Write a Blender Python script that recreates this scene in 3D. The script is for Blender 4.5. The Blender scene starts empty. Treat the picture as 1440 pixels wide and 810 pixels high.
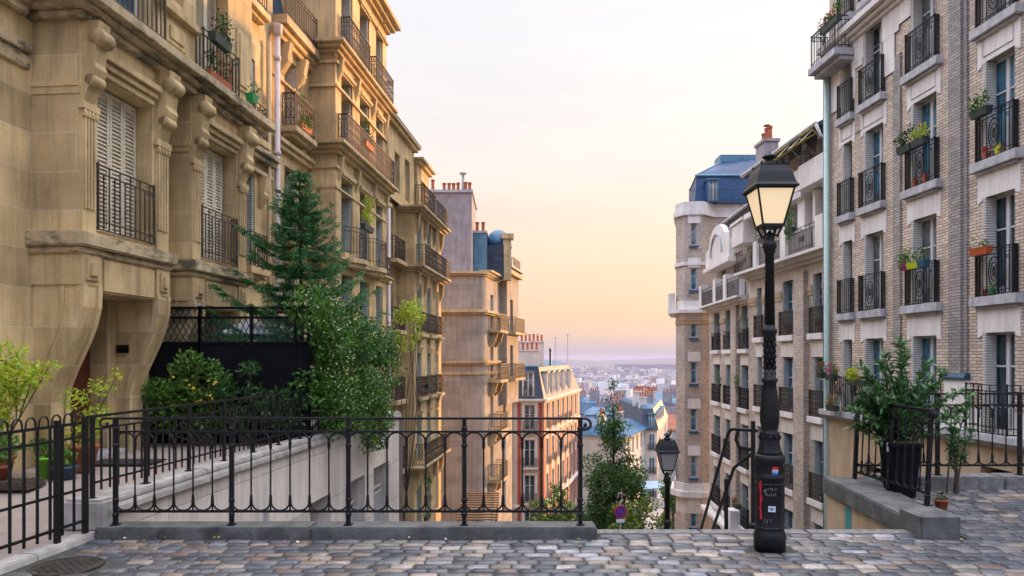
import bpy, bmesh, math, random
from mathutils import Vector, Matrix
random.seed(11)
HAZE=.00012; SUN_AZ=48; SUN_EL=5.5; SUN_E=3.0; EXPO=0.98
R = math.radians
sc = bpy.context.scene
col = sc.collection

# ------------------------------------------------------------------ mesh builder
class MB:
    def __init__(s): s.v=[]; s.f=[]; s.m=[]; s.sm=[]; s.c=None; s.cur=0; s.smooth=False; s.x=None; s.vc=[]; s.colr=(1,1,1)
    def add(s,vs,fs):
        b=len(s.v)
        for p in vs:
            p=Vector(p)
            if s.x is not None: p=s.x@p
            s.v.append(tuple(p)); s.vc.append(s.colr)
        for f in fs:
            s.f.append([b+i for i in f]); s.m.append(s.cur); s.sm.append(s.smooth)
    def box(s,x0,x1,y0,y1,z0,z1):
        s.add([(x0,y0,z0),(x1,y0,z0),(x1,y1,z0),(x0,y1,z0),(x0,y0,z1),(x1,y0,z1),(x1,y1,z1),(x0,y1,z1)],
              [(0,3,2,1),(4,5,6,7),(0,1,5,4),(1,2,6,5),(2,3,7,6),(3,0,4,7)])
    def hexa(s,b,t):   # b,t: four bottom, four top points
        s.add(list(b)+list(t),[(0,3,2,1),(4,5,6,7),(0,1,5,4),(1,2,6,5),(2,3,7,6),(3,0,4,7)])
    def prism(s,pts,axis,a,b):  # 2D outline extruded along axis; axis 'x': pts (y,z); 'y': pts (x,z); 'z': pts (x,y)
        n=len(pts)
        def mk(p,t):
            return (t,p[0],p[1]) if axis=='x' else (p[0],t,p[1]) if axis=='y' else (p[0],p[1],t)
        s.add([mk(p,a) for p in pts]+[mk(p,b) for p in pts],
              [tuple(range(n))[::-1],tuple(range(n,2*n))]+[(i,(i+1)%n,n+(i+1)%n,n+i) for i in range(n)])
    def tube(s,pts,r,n=6,r2=None,cap=True):
        pts=[Vector(p) for p in pts]; k=len(pts); rings=[]
        prev=None; vs=[]
        for i,p in enumerate(pts):
            d=(pts[min(i+1,k-1)]-pts[max(i-1,0)])
            if d.length<1e-9: d=Vector((0,0,1))
            d.normalize()
            if prev is None:
                up=Vector((0,0,1)) if abs(d.z)<.9 else Vector((1,0,0))
                a=d.cross(up).normalized()
            else:
                a=(prev-d*prev.dot(d)); a=a.normalized() if a.length>1e-6 else d.orthogonal().normalized()
            prev=a; b=d.cross(a)
            rr=r if r2 is None else r+(r2-r)*i/(k-1)
            for j in range(n):
                t=2*math.pi*(j+.5)/n
                vs.append(p+a*math.cos(t)*rr+b*math.sin(t)*rr)
        fs=[]
        for i in range(k-1):
            for j in range(n):
                q=(j+1)%n
                fs.append((i*n+j,i*n+q,(i+1)*n+q,(i+1)*n+j))
        if cap: fs.append(tuple(range(n))[::-1]); fs.append(tuple((k-1)*n+j for j in range(n)))
        s.add(vs,fs)
    def lathe(s,prof,cx=0,cy=0,n=24,fl=0,fln=8):
        vs=[];k=len(prof)
        for r,z in prof:
            for j in range(n):
                t=2*math.pi*j/n; rr=r*(1+fl*math.cos(fln*t)) if fl else r
                vs.append((cx+rr*math.cos(t),cy+rr*math.sin(t),z))
        fs=[(i*n+j,i*n+(j+1)%n,(i+1)*n+(j+1)%n,(i+1)*n+j) for i in range(k-1) for j in range(n)]
        fs+= [tuple(range(n))[::-1],tuple((k-1)*n+j for j in range(n))]
        s.add(vs,fs)
    def quad(s,a,b,c,d): s.add([a,b,c,d],[(0,1,2,3)])
    def wall(s,x0,x1,z0,z1,holes,y=0.0,depth=.3):
        xs=sorted({x0,x1}|{h[i] for h in holes for i in (0,1) if x0<h[i]<x1})
        zs=sorted({z0,z1}|{h[i] for h in holes for i in (2,3) if z0<h[i]<z1})
        for i in range(len(xs)-1):
            for j in range(len(zs)-1):
                cx=(xs[i]+xs[i+1])/2; cz=(zs[j]+zs[j+1])/2
                if any(h[0]<cx<h[1] and h[2]<cz<h[3] for h in holes): continue
                s.quad((xs[i],y,zs[j]),(xs[i+1],y,zs[j]),(xs[i+1],y,zs[j+1]),(xs[i],y,zs[j+1]))
        for a,b,c,d in [h[:4] for h in holes]:
            Y=y+depth
            s.quad((a,y,c),(b,y,c),(b,Y,c),(a,Y,c)); s.quad((a,Y,d),(b,Y,d),(b,y,d),(a,y,d))
            s.quad((a,y,c),(a,Y,c),(a,Y,d),(a,y,d)); s.quad((b,Y,c),(b,y,c),(b,y,d),(b,Y,d))
    def mesh(s,name,mats):
        me=bpy.data.meshes.new(name)
        me.from_pydata(s.v,[],s.f)
        for m in (mats if isinstance(mats,(list,tuple)) else [mats]): me.materials.append(m)
        me.polygons.foreach_set('material_index',s.m)
        me.polygons.foreach_set('use_smooth',s.sm)
        if len(s.f)<60000:
            uv=me.uv_layers.new(name='UVMap').data
            vv=s.v
            for p in me.polygons:
                nx,ny,nz=p.normal
                for li in p.loop_indices:
                    q=vv[me.loops[li].vertex_index]
                    if abs(nz)<.8:
                        h=math.hypot(nx,ny) or 1
                        uv[li].uv=((-ny*q[0]+nx*q[1])/h,q[2])
                    else: uv[li].uv=(q[0],q[1])
        if any(c!=(1,1,1) for c in s.vc):
            at=me.attributes.new('tone','FLOAT_COLOR','POINT')
            fl=[]
            for c in s.vc: fl+= [c[0],c[1],c[2],1]
            at.data.foreach_set('color',fl)
        me.update()
        return me
    def build(s,name,mats,parent=None,loc=None,M=None,bevel=0):
        if bevel:
            me=s.mesh(name,mats)
            bm=bmesh.new(); bm.from_mesh(me)
            bmesh.ops.remove_doubles(bm,verts=bm.verts,dist=1e-5)
            ed=[e for e in bm.edges if len(e.link_faces)==2 and e.calc_face_angle(0)>.6]
            bmesh.ops.bevel(bm,geom=ed,offset=bevel,segments=2,affect='EDGES',clamp_overlap=True)
            bm.to_mesh(me); bm.free()
        else: me=s.mesh(name,mats)
        o=bpy.data.objects.new(name,me); col.objects.link(o)
        if parent: o.parent=parent
        if M is not None: o.matrix_local=M
        elif loc: o.location=loc
        return o

def tag(o,label=None,cat=None,group=None,kind=None):
    if label: o['label']=label
    if cat: o['category']=cat
    if group: o['group']=group
    if kind: o['kind']=kind
    return o
def empty(name,loc,rz=0,label=None,cat=None,group=None):
    o=bpy.data.objects.new(name,None); col.objects.link(o); o.location=loc; o.rotation_euler=(0,0,rz); o.empty_display_size=.2
    return tag(o,label,cat,group)
def struct(o): o['kind']='structure'; return o
def copy_tree(o,parent=None):
    c=o.copy(); col.objects.link(c); c.parent=parent
    for ch in list(o.children): copy_tree(ch,c)
    return c

# ------------------------------------------------------------------ materials
def newmat(name):
    m=bpy.data.materials.new(name); m.use_nodes=True; nt=m.node_tree; b=nt.nodes['Principled BSDF']
    return m,nt,b
def N(nt,t,**k):
    n=nt.nodes.new(t)
    for a,v in k.items(): setattr(n,a,v)
    return n
def coord(nt,kind='Object',scale=None):
    tc=N(nt,'ShaderNodeTexCoord')
    if scale is None: return tc.outputs[kind]
    mp=N(nt,'ShaderNodeMapping'); mp.inputs['Scale'].default_value=scale
    nt.links.new(tc.outputs[kind],mp.inputs[0]); return mp.outputs[0]
def noise(nt,vec,scale,detail=4,rough=.55):
    n=N(nt,'ShaderNodeTexNoise'); n.inputs['Scale'].default_value=scale; n.inputs['Detail'].default_value=detail; n.inputs['Roughness'].default_value=rough
    nt.links.new(vec,n.inputs['Vector']); return n.outputs['Fac']
def ramp(nt,fac,stops):
    r=N(nt,'ShaderNodeValToRGB'); e=r.color_ramp.elements
    while len(e)<len(stops): e.new(.5)
    for i,(p,c) in enumerate(stops): e[i].position=p; e[i].color=(c[0],c[1],c[2],1)
    nt.links.new(fac,r.inputs[0]); return r.outputs[0]
def mix(nt,fac,a,b,mode='MIX'):
    m=N(nt,'ShaderNodeMix',data_type='RGBA',blend_type=mode)
    for sock,v in ((m.inputs[0],fac),(m.inputs[6],a),(m.inputs[7],b)):
        if isinstance(v,(int,float)): sock.default_value=v
        elif isinstance(v,tuple): sock.default_value=(v[0],v[1],v[2],1)
        else: nt.links.new(v,sock)
    return m.outputs[2]
def bump(nt,b,h,strength=.4,dist=.02):
    n=N(nt,'ShaderNodeBump'); n.inputs['Strength'].default_value=strength; n.inputs['Distance'].default_value=dist
    nt.links.new(h,n.inputs['Height']); nt.links.new(n.outputs[0],b.inputs['Normal'])
def sc3(c,k): return tuple(min(1,x*k) for x in c)

def stone(name,c,bw=1.1,bh=.52,joint=.006,jc=None,stain=.5,rough=.85,offs=.5,blockvar=.12,zoff=0):
    """ashlar stone: block joints from a brick texture on the face UVs, weather stains and grain"""
    m,nt,b=newmat(name); ob=coord(nt); uv=coord(nt,'UV')
    mp=N(nt,'ShaderNodeMapping'); mp.inputs['Location'].default_value=(0,zoff,0); nt.links.new(uv,mp.inputs[0])
    br=N(nt,'ShaderNodeTexBrick'); br.offset=offs; nt.links.new(mp.outputs[0],br.inputs[0])
    br.inputs['Scale'].default_value=1; br.inputs['Brick Width'].default_value=bw; br.inputs['Row Height'].default_value=bh
    br.inputs['Mortar Size'].default_value=joint; br.inputs['Mortar Smooth'].default_value=.2; br.inputs['Bias'].default_value=0
    jc=jc or sc3(c,1.35)
    br.inputs['Color1'].default_value=(*sc3(c,1-blockvar),1); br.inputs['Color2'].default_value=(*sc3(c,1+blockvar),1); br.inputs['Mortar'].default_value=(*jc,1)
    n1=noise(nt,ob,.9,6,.62); n2=noise(nt,coord(nt,'Object',(6,6,.6)),1.0,5,.6); n3=noise(nt,ob,28,3)
    k=ramp(nt,n1,[(.3,(1-stain*.8,1-stain*.82,1-stain*.8)),(.62,(1.0,1.0,1.0))])
    a=mix(nt,1,br.outputs['Color'],k,'MULTIPLY')
    k2=ramp(nt,n2,[(.34,(1-stain*.8,)*3),(.55,(1,1,1))]); a=mix(nt,.7,a,k2,'MULTIPLY')
    k3=ramp(nt,n3,[(.3,(.93,)*3),(.7,(1.05,)*3)]); a=mix(nt,1,a,k3,'MULTIPLY')
    nt.links.new(a,b.inputs['Base Color']); b.inputs['Roughness'].default_value=rough
    h=mix(nt,.25,br.outputs['Fac'],n3); 
    inv=N(nt,'ShaderNodeMath',operation='SUBTRACT'); inv.inputs[0].default_value=1; nt.links.new(br.outputs['Fac'],inv.inputs[1])
    ad=N(nt,'ShaderNodeMath',operation='ADD'); nt.links.new(inv.outputs[0],ad.inputs[0])
    ml=N(nt,'ShaderNodeMath',operation='MULTIPLY'); nt.links.new(n3,ml.inputs[0]); ml.inputs[1].default_value=.5; nt.links.new(ml.outputs[0],ad.inputs[1])
    bump(nt,b,ad.outputs[0],.5,.012)
    return m
def brick(name,c,mortar=(.12,.1,.09),var=.3,bw=.22,bh=.068):
    m,nt,b=newmat(name); ob=coord(nt); uv=coord(nt,'UV')
    br=N(nt,'ShaderNodeTexBrick'); nt.links.new(uv,br.inputs[0])
    for k,v in (('Scale',1),('Brick Width',bw),('Row Height',bh),('Mortar Size',.007),('Mortar Smooth',.1),('Bias',0)): br.inputs[k].default_value=v
    br.inputs['Color1'].default_value=(*sc3(c,1-var),1); br.inputs['Color2'].default_value=(*sc3(c,1+var*.7),1); br.inputs['Mortar'].default_value=(*mortar,1)
    n1=noise(nt,ob,.7,6,.6); k=ramp(nt,n1,[(.32,(.76,.76,.79)),(.62,(1.06,1.04,1.0))])
    a=mix(nt,1,br.outputs['Color'],k,'MULTIPLY'); n3=noise(nt,ob,20,3); a=mix(nt,1,a,ramp(nt,n3,[(.3,(.85,)*3),(.7,(1.1,)*3)]),'MULTIPLY')
    nt.links.new(a,b.inputs['Base Color']); b.inputs['Roughness'].default_value=.55
    inv=N(nt,'ShaderNodeMath',operation='SUBTRACT'); inv.inputs[0].default_value=1; nt.links.new(br.outputs['Fac'],inv.inputs[1])
    bump(nt,b,inv.outputs[0],.6,.008)
    return m
def rough(name,c,var=.25,scale=3,rough_=.8,metal=0,bs=.25,bscale=30,spec=.5,c2=None,streak=0):
    m,nt,b=newmat(name); ob=coord(nt)
    n1=noise(nt,ob,scale,6,.6)
    a=ramp(nt,n1,[(.28,sc3(c,1-var)),(.72,c2 or sc3(c,1+var*.7))])
    if streak: a=mix(nt,streak,a,ramp(nt,noise(nt,coord(nt,'Object',(5,5,.5)),1.2,5,.65),[(.35,(.55,.52,.5)),(.6,(1,1,1))]),'MULTIPLY')
    nt.links.new(a,b.inputs['Base Color']); b.inputs['Roughness'].default_value=rough_; b.inputs['Metallic'].default_value=metal
    b.inputs['Specular IOR Level'].default_value=spec
    n3=noise(nt,ob,bscale,4); bump(nt,b,n3,bs,.01)
    return m
def slate(name,c,w=.28,h=.2,metal=0,rough_=.5,var=.3):
    m,nt,b=newmat(name); uv=coord(nt,'UV')
    br=N(nt,'ShaderNodeTexBrick'); nt.links.new(uv,br.inputs[0])
    for k,v in (('Scale',1),('Brick Width',w),('Row Height',h),('Mortar Size',.008),('Bias',0)): br.inputs[k].default_value=v
    br.inputs['Color1'].default_value=(*sc3(c,1-var),1); br.inputs['Color2'].default_value=(*sc3(c,1+var),1); br.inputs['Mortar'].default_value=(*sc3(c,.5),1)
    a=mix(nt,1,br.outputs['Color'],ramp(nt,noise(nt,coord(nt),1.2,5),[(.3,(.75,)*3),(.7,(1.15,)*3)]),'MULTIPLY')
    nt.links.new(a,b.inputs['Base Color']); b.inputs['Roughness'].default_value=rough_; b.inputs['Metallic'].default_value=metal
    inv=N(nt,'ShaderNodeMath',operation='SUBTRACT'); inv.inputs[0].default_value=1; nt.links.new(br.outputs['Fac'],inv.inputs[1])
    bump(nt,b,inv.outputs[0],.6,.01)
    return m
def glassmat(name,c):
    m,nt,b=newmat(name)
    n=noise(nt,coord(nt,'Object'),1.3,2)
    # curtains and dark rooms behind the glass: soft vertical variation, then a glossy coat
    w=N(nt,'ShaderNodeTexWave'); w.bands_direction='X'; w.inputs['Scale'].default_value=3.5; w.inputs['Distortion'].default_value=1.5
    nt.links.new(coord(nt),w.inputs[0])
    a=mix(nt,ramp(nt,n,[(.45,(0,)*3),(.55,(.8,)*3)]),sc3(c,.35),c); a=mix(nt,.35,a,ramp(nt,w.outputs['Fac'],[(0,(.55,)*3),(1,(1.1,)*3)]),'MULTIPLY')
    nt.links.new(a,b.inputs['Base Color']); b.inputs['Roughness'].default_value=.04; b.inputs['Specular IOR Level'].default_value=.8
    nz=noise(nt,coord(nt),2.2,1); bump(nt,b,nz,.12,.02)
    return m
def leafmat(name,c,trans=.25,rough_=.5):
    m,nt,b=newmat(name)
    at=N(nt,'ShaderNodeAttribute',attribute_name='tone')
    a=mix(nt,1,at.outputs['Color'],c,'MULTIPLY')
    nt.links.new(a,b.inputs['Base Color']); b.inputs['Roughness'].default_value=rough_
    tr=N(nt,'ShaderNodeBsdfTranslucent'); nt.links.new(a,tr.inputs[0])
    ms=N(nt,'ShaderNodeMixShader'); ms.inputs[0].default_value=trans
    nt.links.new(b.outputs[0],ms.inputs[1]); nt.links.new(tr.outputs[0],ms.inputs[2])
    nt.links.new(ms.outputs[0],nt.nodes['Material Output'].inputs['Surface'])
    return m
def louvre(name,c,pitch=.055):
    m,nt,b=newmat(name)
    w=N(nt,'ShaderNodeTexWave'); w.bands_direction='Z'; w.inputs['Scale'].default_value=.314/pitch
    nt.links.new(coord(nt),w.inputs[0])
    a=ramp(nt,w.outputs['Fac'],[(.1,sc3(c,.62)),(.5,c)]); a=mix(nt,1,a,ramp(nt,noise(nt,coord(nt),3,5),[(.3,(.8,)*3),(.7,(1.05,)*3)]),'MULTIPLY')
    nt.links.new(a,b.inputs['Base Color']); b.inputs['Roughness'].default_value=.6
    bump(nt,b,w.outputs['Fac'],.7,.012)
    return m
def plain(name,c,r=.6,metal=0):
    return rough(name,c,.15,6,r,metal,.12,40)

M={}
M['stoneA']=stone('stone ochre',(.73,.55,.285),1.3,.53,.009,(.80,.68,.48),.5,blockvar=.2)
M['stoneAtrim']=stone('stone ochre trim',(.71,.53,.27),2.2,2,.004,(.5,.42,.3),.55)
def mossy(name,c):
    m=stone(name,c,2.2,2,.004,(.5,.42,.3),.55); nt=m.node_tree; b=nt.nodes['Principled BSDF']; src=b.inputs['Base Color'].links[0].from_socket
    n=noise(nt,coord(nt,'Object',(1,1,2.5)),1.7,7,.7); k=ramp(nt,n,[(.50,(0,0,0)),(.60,(.85,.85,.85))])
    a=mix(nt,k,src,(.085,.085,.05)); nt.links.new(a,b.inputs['Base Color']); return m
M['stonemoss']=mossy('stone ochre with lichen',(.66,.52,.31))
M['stoneB']=stone('stone cream',(.74,.54,.27),1.2,.48,.006,(.6,.5,.36),.5)
M['stoneBtrim']=stone('stone cream trim',(.72,.55,.30),2.5,2,.003,(.56,.48,.36),.5)
M['stoneD']=stone('stone rose',(.46,.40,.33),1.4,.42,.006,(.62,.52,.4),.4)
M['renderD']=rough('render lilac grey',(.40,.37,.385),.25,1.5,.9,0,.4,12,streak=.6)
M['whitewall']=stone('pale wall panels',(.80,.73,.65),1.6,.9,.006,(.45,.4,.34),.35,.8,0)
M['coping']=rough('weathered coping',(.50,.48,.45),.35,4,.85,0,.4,25,streak=.4)
M['granite']=rough('grey granite',(.15,.148,.14),.5,14,.8,0,.6,60,c2=(.28,.27,.25))
M['kerbgranite']=rough('dark worn granite',(.085,.088,.085),.5,5,.75,0,.6,45,c2=(.17,.17,.16))
M['brickR1']=brick('pale glazed brick',(.74,.61,.49),(.13,.105,.09),.22)
M['brickR2']=brick('buff brick',(.64,.55,.46),(.17,.14,.12),.24)
M['brickgrey']=brick('grey blue brick',(.40,.37,.34),(.11,.10,.10),.25)
M['brickred']=brick('red brick',(.46,.055,.016),(.3,.10,.06),.25)
M['brickwhite']=brick('white glazed brick',(.60,.53,.44),(.4,.38,.36),.12)
M['plaster']=rough('pale plaster',(.86,.82,.77),.14,1.2,.85,0,.3,20,streak=.35)
M['plasterw']=rough('cream plaster',(.76,.69,.60),.15,1.2,.85,0,.3,20,streak=.3)
M['beige']=rough('beige base render',(.58,.43,.27),.2,1.1,.85,0,.3,18,streak=.45)
M['sill']=rough('grey stone sill',(.52,.525,.54),.3,5,.8,0,.4,30,streak=.4)
M['slate']=slate('blue slate',(.045,.065,.10))
M['zinc']=slate('blue zinc',(.035,.13,.25),.6,.35,.15,.4,.2)
M['zinc2']=slate('deep blue slate',(.005,.055,.15),.3,.22,.1,.45,.3)
M['zincpale']=rough('pale zinc flashing',(.12,.27,.38),.25,4,.4,.3,.2)
M['tile']=slate('clay tile',(.36,.16,.09),.2,.2,0,.8)
M['pot']=rough('terracotta',(.42,.12,.055),.3,8,.75,0,.2)
M['iron']=rough('black ironwork',(.007,.008,.010),.5,9,.48,.0,.25,70,.35)
M['ironb']=rough('weathered iron',(.04,.034,.032),.6,5,.5,0,.2,50,.5,c2=(.085,.055,.04))
M['wood']=rough('dark red wood',(.11,.025,.014),.4,3,.45,0,.2)
M['framew']=plain('white window frame',(.62,.63,.63),.45)
M['shutter']=louvre('white louvred shutter',(.78,.76,.69))
M['shutterg']=louvre('pale green shutter',(.50,.56,.54))
M['glassb']=glassmat('blue window glass',(.09,.29,.42))
M['glassd']=glassmat('dark window glass',(.05,.10,.13))
M['glassw']=glassmat('curtained glass',(.30,.33,.34))
M['door']=M['wood']
M['paving']=rough('pink grey paving',(.33,.27,.23),.25,3,.85,0,.3,25)
M['mortar']=rough('sand joint',(.06,.062,.05),.5,12,.95,0,.5,60)
M['terrain']=rough('dark asphalt ground',(.07,.07,.068),.4,.5,.9,0,.3,4)
M['leaf']=leafmat('green leaves',(.09,.21,.022))
M['leafd']=leafmat('dark green leaves',(.035,.11,.02))
M['leafy']=leafmat('yellow green leaves',(.50,.62,.05),.35)
M['leaf2']=leafmat('street tree leaves',(.085,.19,.035),.35)
M['leafy2']=leafmat('yellowish leaves',(.16,.24,.03),.3)
M['leafk']=leafmat('climber leaves',(.085,.22,.022),.25)
M['leafc']=leafmat('conifer needles',(.035,.165,.035),.15,.6)
M['leafo']=leafmat('oleander leaves',(.075,.19,.06),.2,.4)
M['petal']=leafmat('petals',(1,1,1),.3,.6)
M['bark']=rough('bark',(.07,.05,.035),.4,12,.9,0,.6,40)
M['soil']=rough('soil',(.04,.03,.02),.4,20,.95)
M['green']=plain('pale green pipe paint',(.40,.52,.47),.4)
M['blue']=plain('deep blue metal',(.02,.07,.13),.4)
M['pipe']=plain('lilac white pipe',(.60,.52,.52),.5)
M['pipeo']=plain('ochre pipe',(.45,.33,.18),.5)
M['panelblk']=rough('black sheet panel',(.006,.007,.010),.3,3,.8,0,.1,30,.15)
M['teal']=plain('teal lattice paint',(.012,.055,.06),.5)
M['canvas']=plain('white canvas',(.7,.7,.72),.8)

# ------------------------------------------------------------------ architectural parts
_c={}
def place(key,maker,name,parent,M4,names=None):
    """cached prototype meshes; maker returns list of (name, mesh, children)"""
    if key not in _c: _c[key]=maker()
    def inst(spec,par,m=None):
        n,me,ch=spec
        o=bpy.data.objects.new(n,me); col.objects.link(o); o.parent=par
        if m is not None: o.matrix_local=m
        for c in ch: inst(c,o)
        return o
    return [inst(s_,parent,M4) for s_ in _c[key]]
I4=Matrix.Identity(4)
def T(x,y,z): return Matrix.Translation((x,y,z))

def window(par,xa,xb,za,zb,y,fr=I4,glass='glassb',shut=None,far='b',sm='shutter',transom=(.62,),fold=.26,cols=2):
    """casement window standing at depth y; shut: None, 'far' (leaf folded against the far reveal), 'both', 'closed'"""
    w=round(xb-xa,3); h=round(zb-za,3)
    def mk():
        f=MB(); t=.055
        f.box(0,w,0,.06,0,t); f.box(0,w,0,.06,h-t,h); f.box(0,t,0,.06,t,h-t); f.box(w-t,w,0,.06,t,h-t)
        for k in range(1,cols):
            cx=w*k/cols; f.box(cx-.045,cx+.045,-.01,.055,t,h-t)
        for tr in transom: 
            for k in range(cols):
                a=t if k==0 else w*k/cols+.045; b=w-t if k==cols-1 else w*(k+1)/cols-.045
                f.box(a,b,.008,.05,h*tr-.018,h*tr+.018)
        g=MB(); g.box(t,w-t,.035,.045,t,h-t)
        return [('window',f.mesh('window',M['framew']),[('pane',g.mesh('pane',M[glass]),[])])]
    m=fr@T(xa,y,za)
    win=place(('win',w,h,glass,transom,cols),mk,'window',par,m)[0]
    def leaf(n):
        def mkl():
            s=MB()
            for i in range(n):
                a=i*.05; s.box(0.0,fold,a,a+.035,0,h-.04)
            return [('shutter',s.mesh('shutter',M[sm]),[])]
        return mkl
    if shut in('far','both'):
        d=Matrix.Rotation(R(-90),4,'Z')
        for sd in ((far,) if shut=='far' else ('a','b')):
            if sd=='b': mm=fr@T(xb-.088,y-.01,za+.02)@d
            else: mm=fr@T(xa+.002,y-.01,za+.02)@d
            place(('leaf',h,fold,sm),leaf(2),'shutter',par,mm)
    return win
def closed_shutter(par,xa,xb,za,zb,y,fr=I4,n=4,sm='shutterp'):
    w=xb-xa
    for i in range(n):
        a=xa+w*i/n+.006; b=xa+w*(i+1)/n-.006; s=MB()
        h=zb-za; t=.045
        s.box(a,a+t,y,y+.035,za,zb); s.box(b-t,b,y,y+.035,za,zb)
        for zz in (za,zb-.06): s.box(a+t,b-t,y+.002,y+.033,zz,zz+.06)
        z=za+.075
        while z<zb-.1:
            s.add([(a+t,y+.002,z),(b-t,y+.002,z),(b-t,y+.03,z+.03),(a+t,y+.03,z+.03),
                   (a+t,y+.002,z+.008),(b-t,y+.002,z+.008),(b-t,y+.03,z+.038),(a+t,y+.03,z+.038)],
                  [(0,3,2,1),(4,5,6,7),(0,1,5,4),(1,2,6,5),(2,3,7,6),(3,0,4,7)]); z+=.06
        s.box(a+t,b-t,y+.031,y+.034,za+.06,zb-.06)
        s.build('shutter',M['framewarm'],par,M=fr)
M['framewarm']=rough('aged cream paint',(.78,.70,.52),.2,4,.6,0,.2,c2=(.86,.80,.64))

def scroll(f,cx,cz,r,y,turns=1.25,n=14,t=.008,flip=1):
    pts=[]
    for i in range(n+1):
        a=turns*2*math.pi*i/n; rr=r*(1-.75*i/n)
        pts.append((cx+flip*rr*math.cos(a),y,cz+rr*math.sin(a)))
    f.tube(pts,t,4)
def ring(f,cx,cz,rx,rz,y,n=16,t=.008,ax='x'):
    pts=[]
    for i in range(n+1):
        a=2*math.pi*i/n
        p=(cx+rx*math.cos(a),y,cz+rz*math.sin(a))
        pts.append(p)
    f.tube(pts,t,4,cap=False)
def rail_panel(f,w,h,style,dense=1.0):
    """ironwork panel in the plane y=0, from x=0 to w, z=0..h"""
    b=.011
    if style=='plain':       # bars between double rails
        for z in (h-.012,h*.86,h*.14,.012): f.box(0,w,-b,b,z-.009,z+.009)
        n=max(2,int(w/.115))
        for i in range(n+1):
            x=w*i/n; f.box(x-.008,x+.008,-.008,.008,.0,h if i%2==0 else h*.86)
    elif style=='oval':      # bars with an oval medallion in the middle
        f.box(-.02,w+.02,-.016,.016,h-.02,h); f.box(0,w,-b,b,h*.86,h*.86+.014); f.box(0,w,-b,b,.1,.114); f.box(0,w,-b,b,.02,.036)
        n=max(4,int(w/.1)); 
        for i in range(n+1):
            x=w*i/n
            if abs(x-w/2)<.13 and w>.8: 
                f.box(x-.007,x+.007,-.007,.007,.02,.11); continue
            f.box(x-.007,x+.007,-.007,.007,.02,h)
        if w>.8:
            ring(f,w/2,h*.5,.15,h*.31,0,18,.011); ring(f,w/2,h*.5,.09,h*.2,0,14,.009); ring(f,w/2,h*.5,.03,h*.1,0,8,.012)
            scroll(f,w*.14,h*.76,.055,0); scroll(f,w*.86,h*.76,.055,0,flip=-1)
        for i in range(n):
            x=w*(i+.5)/n; scroll(f,x,h*.93,.028,0,.9,7,.005)
    elif style=='ornate':    # dense bars with rings and scrolls
        f.box(-.01,w+.01,-.02,.02,h-.022,h); f.box(0,w,-b,b,h*.8,h*.8+.014); f.box(0,w,-b,b,h*.24,h*.24+.014); f.box(0,w,-b,b,.015,.03)
        n=max(3,int(w/.14/dense))
        for i in range(n+1):
            x=w*i/n; f.box(x-.008,x+.008,-.008,.008,0,h)
        for i in range(n):
            x=w*(i+.5)/n; r=w/n*.40
            ring(f,x,h*.9,r*.8,h*.075,0,8,.008); ring(f,x,h*.12,r*.8,h*.08,0,8,.008)
            ring(f,x,h*.62,r,h*.13,0,8,.008); ring(f,x,h*.38,r,h*.11,0,8,.008)
    elif style=='square':    # brown railing with horizontal band and blocks
        for z in (h-.015,h*.8,.14,.03): f.box(0,w,-.014,.014,z-.012,z+.012)
        n=max(3,int(w/.11))
        for i in range(n+1):
            x=w*i/n; f.box(x-.008,x+.008,-.008,.008,.03,h*.8 if i%3 else h)
        f.box(w*.42,w*.58,-.02,.02,h*.4,h*.62)
def railing(par,x0,x1,z,h,y,style,fr=I4,side=0.0,mat='ironb',name='railing',ends=True):
    """railing in front of y (outward is -y), with returns of length `side` to the wall"""
    w=round(x1-x0,3); side=round(side,3)
    def mk():
        f=MB(); rail_panel(f,w,h,style)
        if side>0:
            for xx in (0,w):
                f.x=T(xx,0,0)@Matrix.Rotation(R(90),4,'Z'); rail_panel(f,side,h,style)
            f.x=None
        for xx in (0,w): f.box(xx-.013,xx+.013,-.013,.013,0,h+.02)
        return [(name,f.mesh(name,M[mat]),[])]
    return place(('rail',w,h,style,side,mat,name),mk,name,par,fr@T(x0,y,z))[0]
def cornice(f,x0,x1,z,hh,proj,y=0.0,steps=3,ret=.02):
    """stacked mouldings growing outward towards the top; outward is -y"""
    for i in range(steps):
        p=proj*(i+1)/steps; e=p if ret else 0
        f.box(x0-(p if ret>.1 else 0),x1+(p if ret>.1 else 0),y-p,y+.02,z+hh*i/steps,z+hh*(i+1)/steps-(.006 if i<steps-1 else 0))
def console(f,x0,x1,z0,z1,y,p):
    """S-shaped bracket: profile in y-z extruded in x"""
    n=12; pts=[(y+.02,z0),(y+.02,z1)]
    for i in range(n+1):
        t=i/n; zz=z1+(z0-z1)*t
        pr=p*(1-t)**.8+ .32*p*math.sin(t*math.pi)**2*(1 if t>.5 else .3)+.02
        pts.append((y-pr,zz))
    f.prism(pts,'x',x0,x1)
def chimney(par,x0,x1,y0,y1,z0,z1,pots,mat='renderD',fr=I4,potmat='pot',along='x'):
    f=MB(); f.box(x0,x1,y0,y1,z0,z1-.12); f.box(x0-.06,x1+.06,y0-.06,y1+.06,z1-.12,z1)
    o=f.build('chimney',M[mat],par,M=fr)
    for i in range(pots):
        t=(i+.5)/pots
        cx,cy=(x0+(x1-x0)*t,(y0+y1)/2) if along=='x' else ((x0+x1)/2,y0+(y1-y0)*t)
        p=MB(); p.smooth=False; hh=.45+.18*random.random(); r=.105
        p.lathe([(r,z1-.01),(r*.82,z1+hh*.8),(r*1.05,z1+hh*.84),(r*1.05,z1+hh),(r*.7,z1+hh)],cx,cy,10)
        if i%3==1: p.lathe([(.02,z1+hh),(.02,z1+hh+.1),(.15,z1+hh+.1),(.15,z1+hh+.13)],cx,cy,8)
        p.build('chimney_pot',M[potmat] if isinstance(potmat,str) else potmat,o)
    return o

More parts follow.
